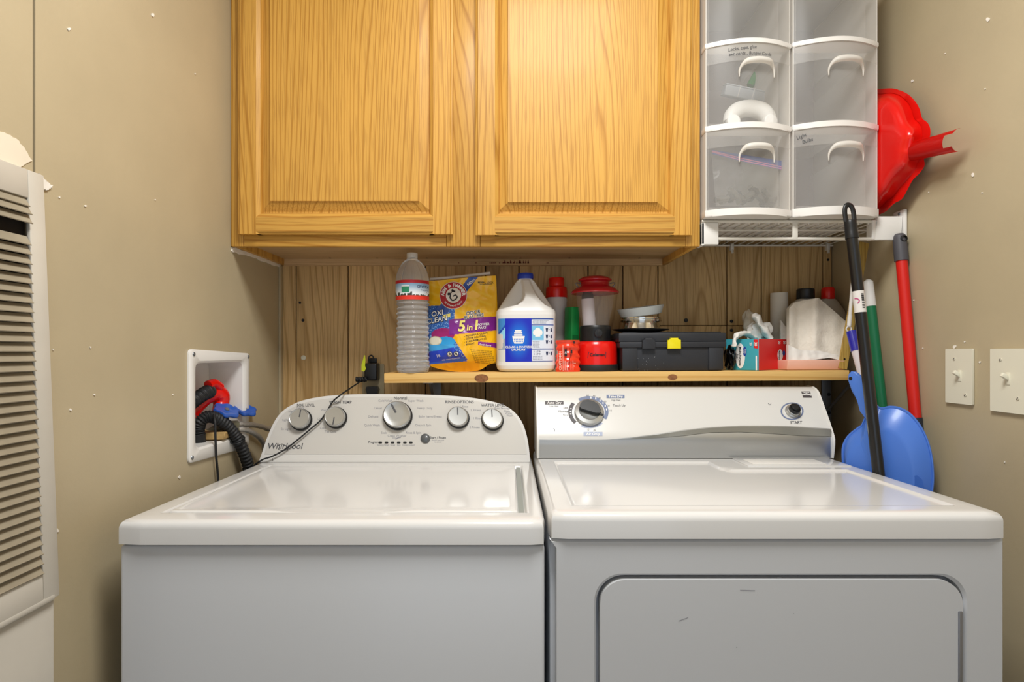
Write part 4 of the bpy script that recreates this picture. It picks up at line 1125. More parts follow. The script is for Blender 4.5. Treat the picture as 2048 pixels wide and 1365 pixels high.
b = B(); prism(b, [c0 + d2 * a_ + Vector((0, 0, h)) + n2 * .0001 for a_, h in ((.0008, .0006), (L2 - .0008, .0006), (L2 - .0008, up.z - .0006), (.0008, up.z - .0006))], n2 * .0005); poly(b, [(1508, 679.5), (1516.3, 679.5), (1516.3, 698), (1508, 696)], teal, .0006); obj('red_panel', b, mat('red_card', '#dd1f22', .4), tbx, flat=True)
b = B()
def ell(bm_, pl_, cx_, cy_, rx, ry, h): poly(bm_, [(cx_ + rx * math.cos(2 * math.pi * k_ / 28), cy_ + ry * math.sin(2 * math.pi * k_ / 28)) for k_ in range(28)], pl_, h)
ell(b, teal, 1481, 712, 9.5, 25, .0007); ell(b, redp, 1560, 711, 5.5, 11.5, .0009)
text(b, '30', 1512, 688.5, 7.5, teal, rot=-90, bold=.03, h=.0012); text(b, '20', 1502, 688.5, 6.5, teal, rot=-90, bold=.02, h=.0012); text(b, '20', 1558, 686, 6, redp, rot=-90, bold=.02, h=.0012)
text(b, '30', 1568, 686, 6, redp, rot=-90, bold=.03, h=.0012); stroke(b, [(1513, 712), (1513, 741)], 3, teal, .0008)
obj('white_print', b, m_wht_ink, tbx, flat=True)
b = B(); text(b, 'Multi-Purpose', 1480.5, 713, 6.6, teal, rot=-90, bold=.02, h=.0012); text(b, 'Bags', 1475.5, 713, 5, teal, rot=-90, h=.0012); text(b, 'Multi-Purpose', 1558, 712, 3.4, redp, rot=-90, bold=.02, h=.0014); obj('dark_print', b, m_blk_ink, tbx, flat=True)
b = B(); ell(b, teal, 1490, 703, 3.8, 9.5, .0011); ell(b, redp, 1567, 707, 2.6, 5, .0013); obj('blue_print', b, mat('blue_print', '#24489c', .4), tbx, flat=True)
b = B(); text(b, 'Great', 1491.5, 703, 3.6, teal, rot=-90, h=.0015); text(b, 'Value', 1488.5, 703, 3.6, teal, rot=-90, h=.0015); obj('white_lettering', b, m_wht_ink, tbx, flat=True)
# white bags spilling from the box
def crumple(bm_, amp, sc_, seed):
    for v in bm_.verts:
        q_ = v.co * sc_ + Vector((seed, 0, 0)); v.co += Vector((noise.noise(q_), noise.noise(q_ + Vector((9, 2, 1))), noise.noise(q_ + Vector((3, 7, 5))))) * amp
m_bagw = mat('white_film', '#e6e3dd', .38, coat=.2, sss=.1)
ztop_ = zt_ + .0002
wb = thing('white_plastic_bag', 'crumpled white plastic bag looping out of the trash bag carton', 'bag', (PX(1500, 1.58), 1.58, ztop_))
b = B(); tube(b, [at(1468, 694, 1.550), at(1468, 680, 1.552), at(1478, 669, 1.560), at(1492, 668, 1.575), at(1506, 675, 1.585), at(1514, 678.5, 1.59)], lambda t: .0105 - .004 * abs(t - .35), 14, per=6, flat=.6); crumple(b, .005, 70, 1); obj('bag_loop', b, m_bagw, wb, auto=50)
b = B(); tube(b, [at(1508, 628, 1.61), at(1516, 640, 1.605), at(1526, 656, 1.60), at(1536, 670, 1.60), at(1541, 677.5, 1.60)], lambda t: interp(t, [(0, .010), (.15, .017), (.5, .017), (1, .013)]), 16, per=6, flat=.55); crumple(b, .007, 55, 2); obj('bag_fold', b, m_bagw, wb, auto=50)
b = B(); blob(b, at(1518, 664, 1.63), (.035, .02, .03), .35, 2.2, 3); obj('bag_bulge', b, m_bagw, wb, auto=50)
b = B(); blob(b, at(1497, 648, 1.66), (.016, .015, .040), .3, 2.5, 5); obj('bag_fold', b, mat('beige_film', '#cfc6b6', .5), wb, auto=50)
bx = PX(1461, 1.60)
bb_ = on_shelf('black_plastic_bag', 'small crumpled black plastic bag between toolbox and trash bag carton', 'bag', bx, 1.60)
b = B(); blob(b, (bx - .004, 1.592, zs(bx) + .034), (.011, .030, .034), .4, 3, 8, flatz=zs(bx) + .0005); obj('bag_film', b, mat('black_film', '#0e0e10', .2, coat=.5), bb_, auto=20)
# paper roll
x, y = PX(1559, 1.715), 1.715; z0 = zs(x)
pr = on_shelf('paper_roll', 'slim upright roll of white paper behind the trash bag carton', 'roll', x, y)
hh = PZ(586, y) - z0
b = B(); lathe(b, [(.0225, 0), (.0225, .002), (.0245, hh * .5), (.0245, hh - .002), (.0235, hh), (.011, hh), (.011, hh - .03), (0, hh - .03)], 36, T(x, y)); crumple(b, .0015, 30, 4); obj('roll_body', b, mat('roll_white', '#d9d2c6', .7), pr, auto=40)
# jug with black cap
x, y = PX(1612, 1.675), 1.675; z0 = zs(x); q = lambda py: PZ(py, y) - z0
gj = on_shelf('oil_jug', 'grey-white jug with black screw cap behind the paper napkins', 'jug', x, y)
b = B(); lathe(b, [(0, 0), (.043, 0), (.046, .004), (.046, q(640)), (.043, q(622)), (.034, q(606)), (.022, q(599)), (.019, q(597)), (0, q(597))], 40, T(x, y), power=3.2, ay=.8); obj('jug_body', b, mat('grey_hdpe', '#c9c4bb', .45), gj, auto=50)
b = B(); lathe(b, [(0, q(598.5)), (.0235, q(598.5)), (.0245, q(597)), (.0240, q(580)), (.022, q(578)), (0, q(577.5))], 30, T(x, y)); obj('cap', b, m_black, gj, auto=30)
# bottle with red cap
x, y = PX(1657, 1.70), 1.70; z0 = zs(x); q2 = lambda py: PZ(py, y) - z0
rj = on_shelf('bleach_bottle', 'grey bottle with red screw cap in the right shelf corner', 'bottle', x, y)
b = B(); lathe(b, [(0, 0), (.042, 0), (.045, .004), (.045, q2(632)), (.041, q2(622)), (.022, q2(601)), (.0175, q2(598)), (0, q2(598))], 40, T(x, y), power=2.6, ay=.85); obj('bottle_body', b, mat('warm_grey_plastic', '#b3aa9e', .5), rj, auto=50)
b = B(); lathe(b, [(0, q2(599)), (.0175, q2(599)), (.0185, q2(597)), (.0180, q2(579)), (.015, q2(575.5)), (0, q2(575.5))], 26, T(x, y))
for v in b.verts:
    d = Vector((v.co.x - x, v.co.y - y, 0))
    if d.length > .016:
        a = math.atan2(d.y, d.x); k_ = 1 + .02 * math.sin(18 * a); v.co.x, v.co.y = x + d.x * k_, y + d.y * k_
obj('cap', b, m_red, rj, auto=30)
# napkin pack: faceted, leaning sheets in front of the jugs
np_ = on_shelf('paper_napkins', 'folded stack of quilted white paper towels leaning against the capped jugs', 'paper towels', PX(1640, 1.60), 1.60)
def nap(pts, Y, th):
    b_ = B(); P_ = [at(px, py, Y + yy) for px, py, yy in pts]; prism(b_, P_, (0, th, 0), .003, 2); return b_
m_pap = mat('quilted_paper', '#e2dacd', .85, var=.05, vscale=40, bump=.7, bscale=170)
b = B(); V = {}
def sheet(u, v):
    px = lerp(lerp(1580, 1630, v), lerp(1684, 1694, v) , u); 
    tp = interp(px, [(1578, 618), (1590, 606), (1612, 601), (1638, 596), (1666, 620), (1694, 645)])
    bt_ = interp(px, [(1578, 690), (1590, 702), (1620, 702), (1650, 706), (1686, 713), (1694, 700)])
    px = lerp(1579, 1694, u); tp = interp(px, [(1578, 618), (1590, 605), (1612, 600), (1638, 596), (1666, 620), (1694, 645)]); bt_ = interp(px, [(1578, 690), (1590, 704), (1620, 702), (1650, 706), (1686, 713), (1694, 672)])
    py = lerp(bt_, tp, v)
    fold = -.014 * math.exp(-((px - 1632) / 12) ** 2) - .012 * sstep(1632, 1690, px) + .008 * math.exp(-((px - 1597) / 9) ** 2)
    return at(px, py, 1.585 + fold + .032 * v + .003 * noise.noise(Vector((px * .05, py * .05, 0))))
grid(b, sheet, 60, 44); r_ = bmesh.ops.extrude_face_region(b, geom=b.faces[:])
bmesh.ops.translate(b, verts=[g for g in r_['geom'] if isinstance(g, bmesh.types.BMVert)], vec=(0, .016, 0))
obj('towel_stack', b, m_pap, np_, auto=50)
b = B()
def drape(u, v):
    px = lerp(1577, 1682, u); tp = interp(px, [(1577, 690), (1600, 700), (1640, 702), (1682, 712)]); bt_ = interp(px, [(1577, 724), (1620, 721), (1660, 716), (1682, 722)])
    return at(px, lerp(bt_, tp, v), 1.552 + .012 * v + .004 * noise.noise(Vector((px * .09, v * 2, 1))))
grid(b, drape, 40, 10); r_ = bmesh.ops.extrude_face_region(b, geom=b.faces[:]); bmesh.ops.translate(b, verts=[g for g in r_['geom'] if isinstance(g, bmesh.types.BMVert)], vec=(0, .012, 0))
obj('loose_sheet', b, mat('white_sheet', '#e4dfd8', .7, bump=.3, bscale=90), np_, auto=50)
# tall fold of paper on the left
b = B()
def tall(u, v):
    px = lerp(1562, 1600, u); py = lerp(lerp(722, 706, u), lerp(640, 690, u), v)
    return at(px, py, 1.632 + .008 * math.sin(u * 5) + .006 * v)
grid(b, tall, 16, 16); r_ = bmesh.ops.extrude_face_region(b, geom=b.faces[:]); bmesh.ops.translate(b, verts=[g for g in r_['geom'] if isinstance(g, bmesh.types.BMVert)], vec=(0, .006, 0))
obj('loose_sheet', b, m_pap, np_, auto=50)
# pink tray
xa, xb = PX(1574, 1.545), PX(1690, 1.545); z0 = zs((xa + xb) / 2)
pk = on_shelf('pink_tray', 'flat pale pink foam tray under the folded paper towels', 'tray', (xa + xb) / 2, 1.60)
b = B(); zt2 = PZ(721, 1.545)
box(b, xa, xb, 1.546, 1.66, z0 + .0008, zt2, .003)
for v in b.verts:
    t = (v.co.z - z0) / (zt2 - z0)
    v.co.y -= .004 * t * (v.co.y < 1.6); v.co.z += .002 * noise.noise(v.co * 20) * t
obj('tray_body', b, mat('pink_foam', '#eab5a0', .6, var=.04), pk)
# ------------------------------------------------------------------ wire shelf right of the cabinet
WX0, WX1, WF, WB = PX(1400, FY) + .003, XR - .001, 1.43, WALLY - .003
WZ = PZ(441, WF)
wz2 = PZ(478, WF)
m_wire = mat('white_coated_wire', '#dcd8ce', .4)
ws = thing('wire_shelf', 'white coated wire shelf between the oak cabinet and right wall', 'shelf', ((WX0 + WX1) / 2, 1.59, wz2))
for nm, y_, z_, r_ in (('front_rail', WF, WZ - .003, .0042), ('front_rail', WF, wz2, .0042), ('cross_rod', 1.52, WZ - .0055, .0028), ('cross_rod', 1.62, WZ - .0055, .0028), ('back_rod', WB - .003, WZ - .004, .003)):
    b = B(); tube(b, [(WX0 + .001, y_, z_), (WX1 - .001, y_, z_)], r_, 10); obj(nm, b, m_wire, ws)
b = B()
x = WX0 + .02
while x < WX1 - .01:
    tube(b, [(x, WB, WZ - .0014), (x, WF + .006, WZ - .0014), (x, WF + .001, WZ - .004), (x, WF, WZ - .01)], .0016, 6)
    x += .0245
o = obj('wire_grid', b, m_wire, ws); o['kind'] = 'stuff'
xs_ = PX(1589, WF)
b = B(); box(b, xs_ - .0065, xs_ + .0065, WF - .0042, WF + .001, wz2 - .001, WZ, .001); obj('lip_strap', b, m_wire, ws)
b = B(); box(b, WX0 - .001, WX0 + .041, WF - .006, WF + .012, PZ(490, WF), PZ(447, WF), .0015); box(b, WX0 - .001, WX0 + .006, WF - .006, WF + .03, PZ(492, WF), PZ(447, WF), .0015); obj('end_bracket', b, m_white, ws)
ex = PX(1747, WF)
b = B()
pf_ = [(ex, PZ(480, WF)), (WX1 - .016, PZ(480, WF)), (WX1 - .012, PZ(474, WF)), (WX1 - .012, PZ(438, WF)), (ex + .004, PZ(438, WF))]
pf_ = [(ex, PZ(481, WF)), (WX1 - .014, PZ(481, WF)), (WX1 - .010, PZ(470, WF)), (WX1 - .012, PZ(452, WF)), (WX1 - .007, PZ(434, WF)), (ex + .006, PZ(434, WF))]
prism(b, [(a_, WF - .007, c_) for a_, c_ in pf_], (0, .010, 0), .002)
box(b, ex - .006, ex + .003, WF - .006, WF + .02, PZ(480, WF), WZ + .0005, .002)
box(b, WX1 - .008, WX1, WF - .012, WF + .03, PZ(481, WF), PZ(420, WF), .003)
eb = obj('end_bracket', b, m_white, ws)
b = B(); lathe(b, [(.004, 0), (.0035, .0015), (0, .002)], 12, frame_matrix((WX1 - .0085, WF + .006, PZ(427, WF)), (0, 1, 0), (0, 0, 1), (-1, 0, 0))); obj('screw', b, m_steel, eb)
for px in (1462, 1653):
    b = B(); xx = PX(px, WB); zc_ = WZ - .006
    box(b, xx - .005, xx + .005, WB - .012, WB + .0025, zc_ - .014, zc_ + .008, .002); tube(b, [(xx, WB - .008, zc_ - .010), (xx, WB - .011, zc_ - .022)], .004, 8); obj('wall_clip', b, m_wire, ws)

# ------------------------------------------------------------------ two clear drawer towers on the wire shelf
TY, TB = 1.385, 1.70
m_frame = mat('tower_white', '#e9e6e1', .35, sss=.1)
m_side = milky('tower_side', '#f2efea', .06, .4)
m_back = mat('tower_back', '#a39b97', .6)
m_front = milky('frosted_front', '#f2f0ec', .87, .22)
m_band = milky('frosted_band', '#f2efea', .80, .25)
m_bin = milky('frosted_bin', '#efedea', .86, .3)
m_hand = milky('frosted_handle', '#f3f0ea', .12, .3)
tz0 = WZ + .0016
def tower(pxa, pxb, label, rows, dy, marks):
    xa, xb = PX(pxa, TY), PX(pxb, TY)
    xa = max(xa, PX(1400, FY) + .004)
    xc, hw = (xa + xb) / 2, (xb - xa) / 2
    t = thing('drawer_tower', label, 'drawer tower', (xc, 1.55, tz0), 'plastic drawer towers')
    yf = lambda x_, k=.032: TY + .020 - k * (1 - ((x_ - xc) / hw) ** 2)
    def slab(z_a, z_b, inset, yb, k=.032, off=0.0, bev=.003):
        q = B(); n_ = 14
        pts = [(lerp(xa + inset, xb - inset, i / n_), yf(lerp(xa, xb, i / n_), k) + off, z_a) for i in range(n_ + 1)] + [(xb - inset, yb, z_a), (xa + inset, yb, z_a)]
        prism(q, pts, (0, 0, z_b - z_a), bev); return q
    TC = TY + .018
    zr = [(tz0, PZ(421 - dy, TC)), (PZ(264 - dy, TC), PZ(253 - dy, TC)), (PZ(97 - dy, TC), PZ(88 - dy, TC)), (PZ(-70 - dy, TC), PZ(-79 - dy, TC))]
    for i, (za, zb_) in enumerate(zr):
        obj(('base', 'rail', 'rail', 'top')[i], slab(za, zb_, 0, TB if i in (0, 3) else TY + .05, bev=.004), m_frame, t, auto=35)
    ztop_ = zr[-1][0]
    for x0, x1 in ((xa + .002, xa + .0045), (xb - .0045, xb - .002)):
        q = B(); box(q, x0, x1, TY + .022, TB, zr[0][1] - .001, ztop_ + .001); obj('side_panel', q, m_side, t)
    q = B(); box(q, xa + .0045, xb - .0045, TB - .003, TB, zr[0][1] - .001, ztop_ + .001); obj('back_panel', q, m_back, t)
    for i in range(3):
        za, zb_ = zr[i][1] + .001, zr[i + 1][0] - .001
        q = B(); n_ = 16; ins = .003
        def front(u, v): 
            x_ = lerp(xa + ins, xb - ins, u); return Vector((x_, yf(x_) + .004, lerp(za, zb_, v)))
        grid(q, front, n_, 4)
        r_ = bmesh.ops.extrude_face_region(q, geom=q.faces[:]); bmesh.ops.translate(q, verts=[g for g in r_['geom'] if isinstance(g, bmesh.types.BMVert)], vec=(0, .0018, 0))
        dr = obj('drawer', q, m_front, t, auto=50)
        q = B()
        bx0_, bx1_ = xa + .009, xb - .030
        box(q, bx0_, bx1_, TY + .024, TB - .03, za + .006, za + .0075)
        box(q, bx0_, bx0_ + .0015, TY + .024, TB - .03, za + .008, zb_ - .03); box(q, bx1_ - .0015, bx1_, TY + .024, TB - .03, za + .008, zb_ - .03)
        obj('bin', q, m_bin, dr)
        q = B(); hb = .040
        def band(u, v):
            x_ = lerp(xa + ins, xb - ins, u); return Vector((x_, yf(x_) + .0032, lerp(zb_ - hb, zb_, v)))
        grid(q, band, n_, 2); obj('upper_band', q, m_band, dr, auto=50)
        hz = zb_ - .0555; hx = xc + .008
        q = B()
        pts = [(-.042, -.026), (-.041, -.008), (-.030, .006), (-.012, .009), (.012, .009), (.030, .006), (.041, -.008), (.042, -.026)]
        tube(q, [(hx + a_, yf(hx + a_) - .002 - .010 * (1 - (a_ / .045) ** 2), hz + c_) for a_, c_ in pts], lambda t_: interp(t_, [(0, .0012), (.18, .0035), (.34, .0088), (.66, .0088), (.82, .0035), (1, .0012)]), 12, per=5, flat=.8)
        obj('handle', q, m_hand, dr, auto=60)
        if i in marks:
            q = B(); fs = lambda px, py, h=0: Vector((PX(px, TY), yf(PX(px, TY)) + .0030 - h, PZ(py, TY)))
            for s_, px, py, sz, rt in marks[i]: text(q, s_, px, py, sz, fs, align='LEFT', shear=.15, rot=rt, sx=.85, h=.0006)
            obj('handwriting', q, mat('marker_ink', '#3a3d42', .7), dr, flat=True)
    return t, xa, xb, zr
t1, ta, tb_, zrow = tower(1408, 1591, 'left clear plastic drawer tower with filled drawers and handwriting, beside the cabinet', 3, 0, {1: (('Locks, tape, glue', 1456, 100.5, 9.5, 3), ('ext cords , Bungee Cords', 1457, 109.5, 9.5, -1))})
t2, tc_, td_, zr2 = tower(1593, 1768, 'right clear plastic drawer tower with empty-looking drawers, next to the red dustpan', 3, 3, {0: (('Light', 1600, 272, 10, 18), ('Bulbs', 1609, 282, 10, 14))})
# contents of the left tower
zb1 = zrow[1][1] + .0090; zb0 = zrow[0][1] + .0090
hx_ = PX(1497, 1.46)
am = thing('white_massager', 'thick white arched plastic device with round ends inside a clear drawer', 'device', (hx_, 1.46, zb1))
k = .0013
b = B(); tube(b, [(hx_ - .048, 1.455, zb1 + .020), (hx_ - .042, 1.46, zb1 + .040), (hx_ - .022, 1.465, zb1 + .056), (hx_ + .006, 1.465, zb1 + .060), (hx_ + .032, 1.46, zb1 + .052), (hx_ + .046, 1.455, zb1 + .034), (hx_ + .048, 1.45, zb1 + .020)], lambda t: interp(t, [(0, .017), (.3, .021), (.7, .021), (1, .017)]), 20, per=6); obj('arched_body', b, m_white, am, auto=60)
for sg in (-1, 1):
    b = B(); lathe(b, [(0, -.002), (.0165, -.002), (.0165, .010), (.014, .0125), (0, .013)], 28, frame_matrix((hx_ + sg * .046, 1.446, zb1 + .0175), (1, 0, 0), (0, 0, 1), (0, -1, 0))); obj('end_pad', b, m_wht_ink, am, auto=40)
oz = PZ(205, 1.56)
og = thing('bead_organizer', 'clear divided organizer box lying tilted behind the white device in drawer', 'organizer', (PX(1500, 1.56), 1.56, zb1))
M = Matrix.Translation((PX(1502, 1.56), 1.56, PZ(190, 1.56))) @ Matrix.Rotation(R(12), 4, 'Y') @ Matrix.Rotation(R(18), 4, 'X')
m_org = milky('organizer_clear', '#e6eaee', .12, .2)
b = B(); box(b, -.075, .075, -.018, .018, -.016, .010, .002, 1, M); obj('tray', b, m_org, og)
b = B(); box(b, -.076, .076, -.019, .019, .010, .0135, .0015, 1, M); obj('lid', b, m_org, og)
for x_ in (-.038, 0, .038):
    b = B(); box(b, x_ - .001, x_ + .001, -.0185, .0185, -.015, .0142, 0, 1, M); obj('divider', b, m_frame, og)
gt = thing('green_tube', 'translucent green plastic tube slanting behind the organizer in a drawer', 'tube', (PX(1520, 1.60), 1.60, zb1))
b = B(); tube(b, [at(1500, 172, 1.61), at(1512, 152, 1.61), at(1526, 132, 1.61), at(1534, 118, 1.61)], lambda t: .010 + .003 * t, 14, per=4); obj('tube_body', b, milky('green_film', '#2f9c4c', .05, .2), gt, auto=60)
zbg = thing('zip_bag', 'clear zip-top bag of grey metal fittings with pink and blue seal', 'bag', (PX(1500, 1.48), 1.48, zb0))
m_zip = milky('clear_bag', '#d8d8d2', .80, .12)
b = B()
def bagq(u, v):
    px, py = lerp(lerp(1432, 1422, v), lerp(1578, 1580, v), u), lerp(413, lerp(300, 333, u), v)
    return at(px, py, 1.455 + .006 * noise.noise(Vector((px * .06, py * .06, 2))) + .02 * (1 - v) * 0)
grid(b, bagq, 40, 30); obj('bag_film', b, m_zip, zbg, auto=60)
fz_ = lambda px, py, h=0: at(px, py, 1.447 - h)
b = B(); poly(b, [(1424, 300), (1578, 324), (1578, 343), (1500, 327), (1424, 308)], fz_, 0); obj('blue_seal', b, milky('blue_seal', '#6f86cc', .1, .3), zbg, flat=True)
b = B(); stroke(b, [(1424, 302), (1480, 316), (1577, 337)], 2, fz_, .0006); stroke(b, [(1424, 304), (1480, 320), (1577, 341)], 2, fz_, .0006); obj('pink_seal', b, mat('pink_seal', '#d58fb4', .4), zbg, flat=True)
rnd = random.Random(12)
m_fit = mat('grey_fitting', '#6d6a64', .45, metal=.3)
for k_ in range(9):
    px, py = 1444 + 13.2 * k_ + rnd.uniform(-3, 3), 402 - rnd.uniform(0, 26) * math.sin(math.pi * (k_ + .6) / 9.5)
    ft = thing('metal_fitting', 'small grey metal fitting inside the zip-top bag in the lowest drawer', 'fitting', at(px, py, 1.49), 'metal fittings in the zip bag')
    a_, c_ = rnd.uniform(-1.2, 1.2), rnd.uniform(.018, .030)
    p0 = at(px, min(py, 402), 1.478 + rnd.uniform(-.012, .012))
    d = Vector((math.cos(a_), .3, math.sin(a_) * .5)).normalized()
    b = B(); tube(b, [p0 - d * c_, p0 + d * c_], .0072, 10); obj('shank', b, m_fit, ft)
    b = B(); tube(b, [p0 + d * c_, p0 + d * (c_ + .011)], .0120, 6); obj('nut', b, mat('dark_steel', '#3c3b39', .4, metal=.3), ft, flat=True)
b = B(); fl = thing('folded_paper', 'folded beige paper slip under the zip-top bag', 'paper', (PX(1450, 1.46), 1.47, zb0))
prism(b, [(PX(1435, 1.46), 1.44, zb0 + .0005), (PX(1490, 1.46), 1.44, zb0 + .0005), (PX(1490, 1.46), 1.50, zb0 + .0005), (PX(1435, 1.46), 1.50, zb0 + .0005)], (0, 0, .004)); obj('slip', b, mat('beige_paper', '#d8cdb6', .8), fl)

# ------------------------------------------------------------------ red dustpan against the right wall
DX = XR - .030
rp_ = thing('red_dustpan', 'shiny red plastic dustpan standing between the clear tower and right wall', 'dustpan', (DX, 1.46, WZ))
dpl = Plane((DX, 1, 1), (0, -1, 0), (0, 0, 1))
C5 = lambda x_, y_: (1740 + x_ / 4.55, 160 + y_ / 4.55)
rim = [C5(*p) for p in ((60, 84), (120, 80), (220, 80), (330, 120), (400, 180), (450, 260), (475, 350), (520, 385), (548, 440), (545, 520), (510, 545), (500, 620), (490, 715), (497, 780), (450, 850), (390, 910), (340, 1000), (290, 1085), (220, 1125), (140, 1200), (60, 1235))]
inn = [C5(*p) for p in ((60, 125), (120, 125), (190, 118), (270, 140), (335, 195), (375, 260), (400, 345), (440, 385), (468, 430), (475, 500), (470, 530), (470, 620), (465, 700), (435, 745), (405, 830), (340, 910), (270, 990), (215, 1060), (160, 1100), (110, 1150), (60, 1180))]
mid = [C5(*p) for p in ((60, 170), (120, 165), (170, 165), (225, 195), (270, 240), (300, 310), (335, 400), (370, 445), (385, 480), (385, 520), (378, 545), (360, 620), (360, 660), (345, 700), (310, 780), (240, 860), (190, 940), (150, 1010), (120, 1050), (95, 1090), (60, 1120))]
flt = [C5(*p) for p in ((60, 260), (110, 260), (140, 265), (170, 285), (190, 320), (205, 380), (215, 450), (225, 500), (230, 530), (230, 560), (225, 580), (215, 620), (210, 650), (200, 690), (180, 750), (160, 800), (140, 850), (115, 900), (100, 940), (80, 970), (60, 1000))]
def dp3(p, h): return Plane((DX - h, 1, 1), (0, -1, 0), (0, 0, 1))(p[0], p[1])
def resample(pts, n):
    P_ = smooth_path([(x, y, 0) for x, y in pts], 6)
    cum = [0]
    for a_, c_ in zip(P_, P_[1:]): cum.append(cum[-1] + (c_ - a_).length)
    tab = list(zip(cum, range(len(P_)))); out = []
    for k_ in range(n):
        f_ = interp(cum[-1] * k_ / (n - 1), tab); i0 = min(int(f_), len(P_) - 2); p_ = P_[i0].lerp(P_[i0 + 1], f_ - i0); out.append((p_.x, p_.y))
    return out
NR = 72
rimR, innR, midR, fltR = (resample(p, NR) for p in (rim, inn, mid, flt))
mix2 = lambda A, C, t: [(lerp(a_[0], c_[0], t), lerp(a_[1], c_[1], t)) for a_, c_ in zip(A, C)]
b = B()
tl_ = [(1735, p[1]) for p in fltR]
L = [[b.verts.new(dp3(p, h)) for p in ring] for ring, h in ((rimR, -.004), (rimR, .003), (innR, .004), (innR, .002), (mix2(innR, midR, .35), .010), (mix2(innR, midR, .75), .024), (midR, .031), (mix2(midR, fltR, .35), .039), (mix2(midR, fltR, .75), .044), (fltR, .046), (tl_, .048))]
for A, C in zip(L, L[1:]):
    for k_ in range(NR - 1): b.faces.new((A[k_], A[k_ + 1], C[k_ + 1], C[k_]))
obj('pan', b, m_red, rp_, auto=60)
b = B()
h0, h1 = dp3(C5(385, 655), .016), dp3(C5(815, 545), .010)
ax_ = (h1 - h0).normalized(); sd = dpl.n.cross(ax_).normalized()
n_ = 16; prev = None
W_ = .0235
rows = []
for i in range(13):
    t = i / 12; c = h0.lerp(h1, t)
    rows.append([c + sd * (W_ * (1 - .12 * (1 - t)) * math.cos(math.pi * j / n_)) + dpl.n * (.018 * math.sin(math.pi * j / n_)) for j in range(n_ + 1)])
V = [[b.verts.new(p) for p in r_] for r_ in rows]
for i in range(12):
    for j in range(n_):
        if i >= 10 and 5 <= j <= 10: continue                       # the notch at the open end
        b.faces.new((V[i][j], V[i][j + 1], V[i + 1][j + 1], V[i + 1][j]))
r_ = bmesh.ops.solidify(b, geom=b.faces[:], thickness=.0022)
obj('handle', b, m_red, rp_, auto=50)

# ------------------------------------------------------------------ long handles in the gap beside the dryer
def pole(p_top, p_low, to_floor=True):
    a_, c_ = Vector(p_top), Vector(p_low)
    if not to_floor: return a_, c_
    t = (a_.z - .012) / (a_.z - c_.z)
    return a_, a_ + (c_ - a_) * t
m_bpole = mat('black_pole', '#141416', .3, coat=.3)
pa, pb = pole(at(1704, 476, 1.340), at(1757, 945, 1.288))
bp_ = thing('black_pole', 'black broom handle with loop grip in front of the blue dustpan', 'broom handle', (pb.x, pb.y, 0))
b = B(); tube(b, [pa, pb], .0122, 20); obj('shaft', b, m_bpole, bp_)
d = (pb - pa).normalized(); sx_ = Vector((1, 0, 0)); sx_ = (sx_ - d * sx_.dot(d)).normalized()
b = B(); tube(b, [pa + d * .002, pa - d * .012, pa - d * .03, pa - d * .040], lambda t: interp(t, [(0, .0140), (.3, .0140), (.34, .0132), (.85, .0128), (1, .012)]), 20, per=3)
lp = [pa - d * .038 - sx_ * .0095, pa - d * .060 - sx_ * .0100, pa - d * .074 - sx_ * .007, pa - d * .079, pa - d * .074 + sx_ * .007, pa - d * .060 + sx_ * .0100, pa - d * .038 + sx_ * .0095]
tube(b, lp, .0035, 10, per=5, flat=1.6); obj('loop_grip', b, m_black, bp_, auto=40)
def pol(t): return pa + (pb - pa) * t
def polef(t0, t1, r_, m_, nm, par, ext=1.2, a_=None, c_=None):
    q = B(); A_, C_ = (a_ or pa), (c_ or pb); tube(q, [A_.lerp(C_, t0), A_.lerp(C_, t1)], r_, 20); return obj(nm, q, m_, par)
def t_of_y(py, a_, c_):
    best = min(range(1001), key=lambda i: abs(CY - ((a_.lerp(c_, i / 1000)).z - CZ) * F / (a_.lerp(c_, i / 1000)).y - py)); return best / 1000
stk = polef(t_of_y(583, pa, pb), t_of_y(626, pa, pb), .0124, mat('sticker_white', '#dcd8d4', .5), 'sticker', bp_)
b = B(); 
for py in range(588, 618, 2):
    p = pa.lerp(pb, t_of_y(py, pa, pb)); px = CX + p.x / p.y * F + 8
    hw_ = 3.5
    def sf(px_, py_, h=0):
        c = pa.lerp(pb, t_of_y(py_, pa, pb)); xx = PX(px_, c.y - .010) - c.x; xx = max(-.0122, min(.0122, xx)); return Vector((c.x + xx, c.y - math.sqrt(.0126 ** 2 - xx * xx) - h, c.z))
    poly(b, [(px - 4, py), (px + 1.5, py), (px + 1.5, py + (1.3 if py % 4 else .7)), (px - 4, py + (1.3 if py % 4 else .7))], sf, .0003)
obj('barcode', b, m_blk_ink, stk, flat=True)
b = B(); sector(b, 1713, 603, 4, 6, -60, 150, sf, .0004, 8); obj('pink_print', b, mat('pink_print', '#b4547e', .5), stk, flat=True)
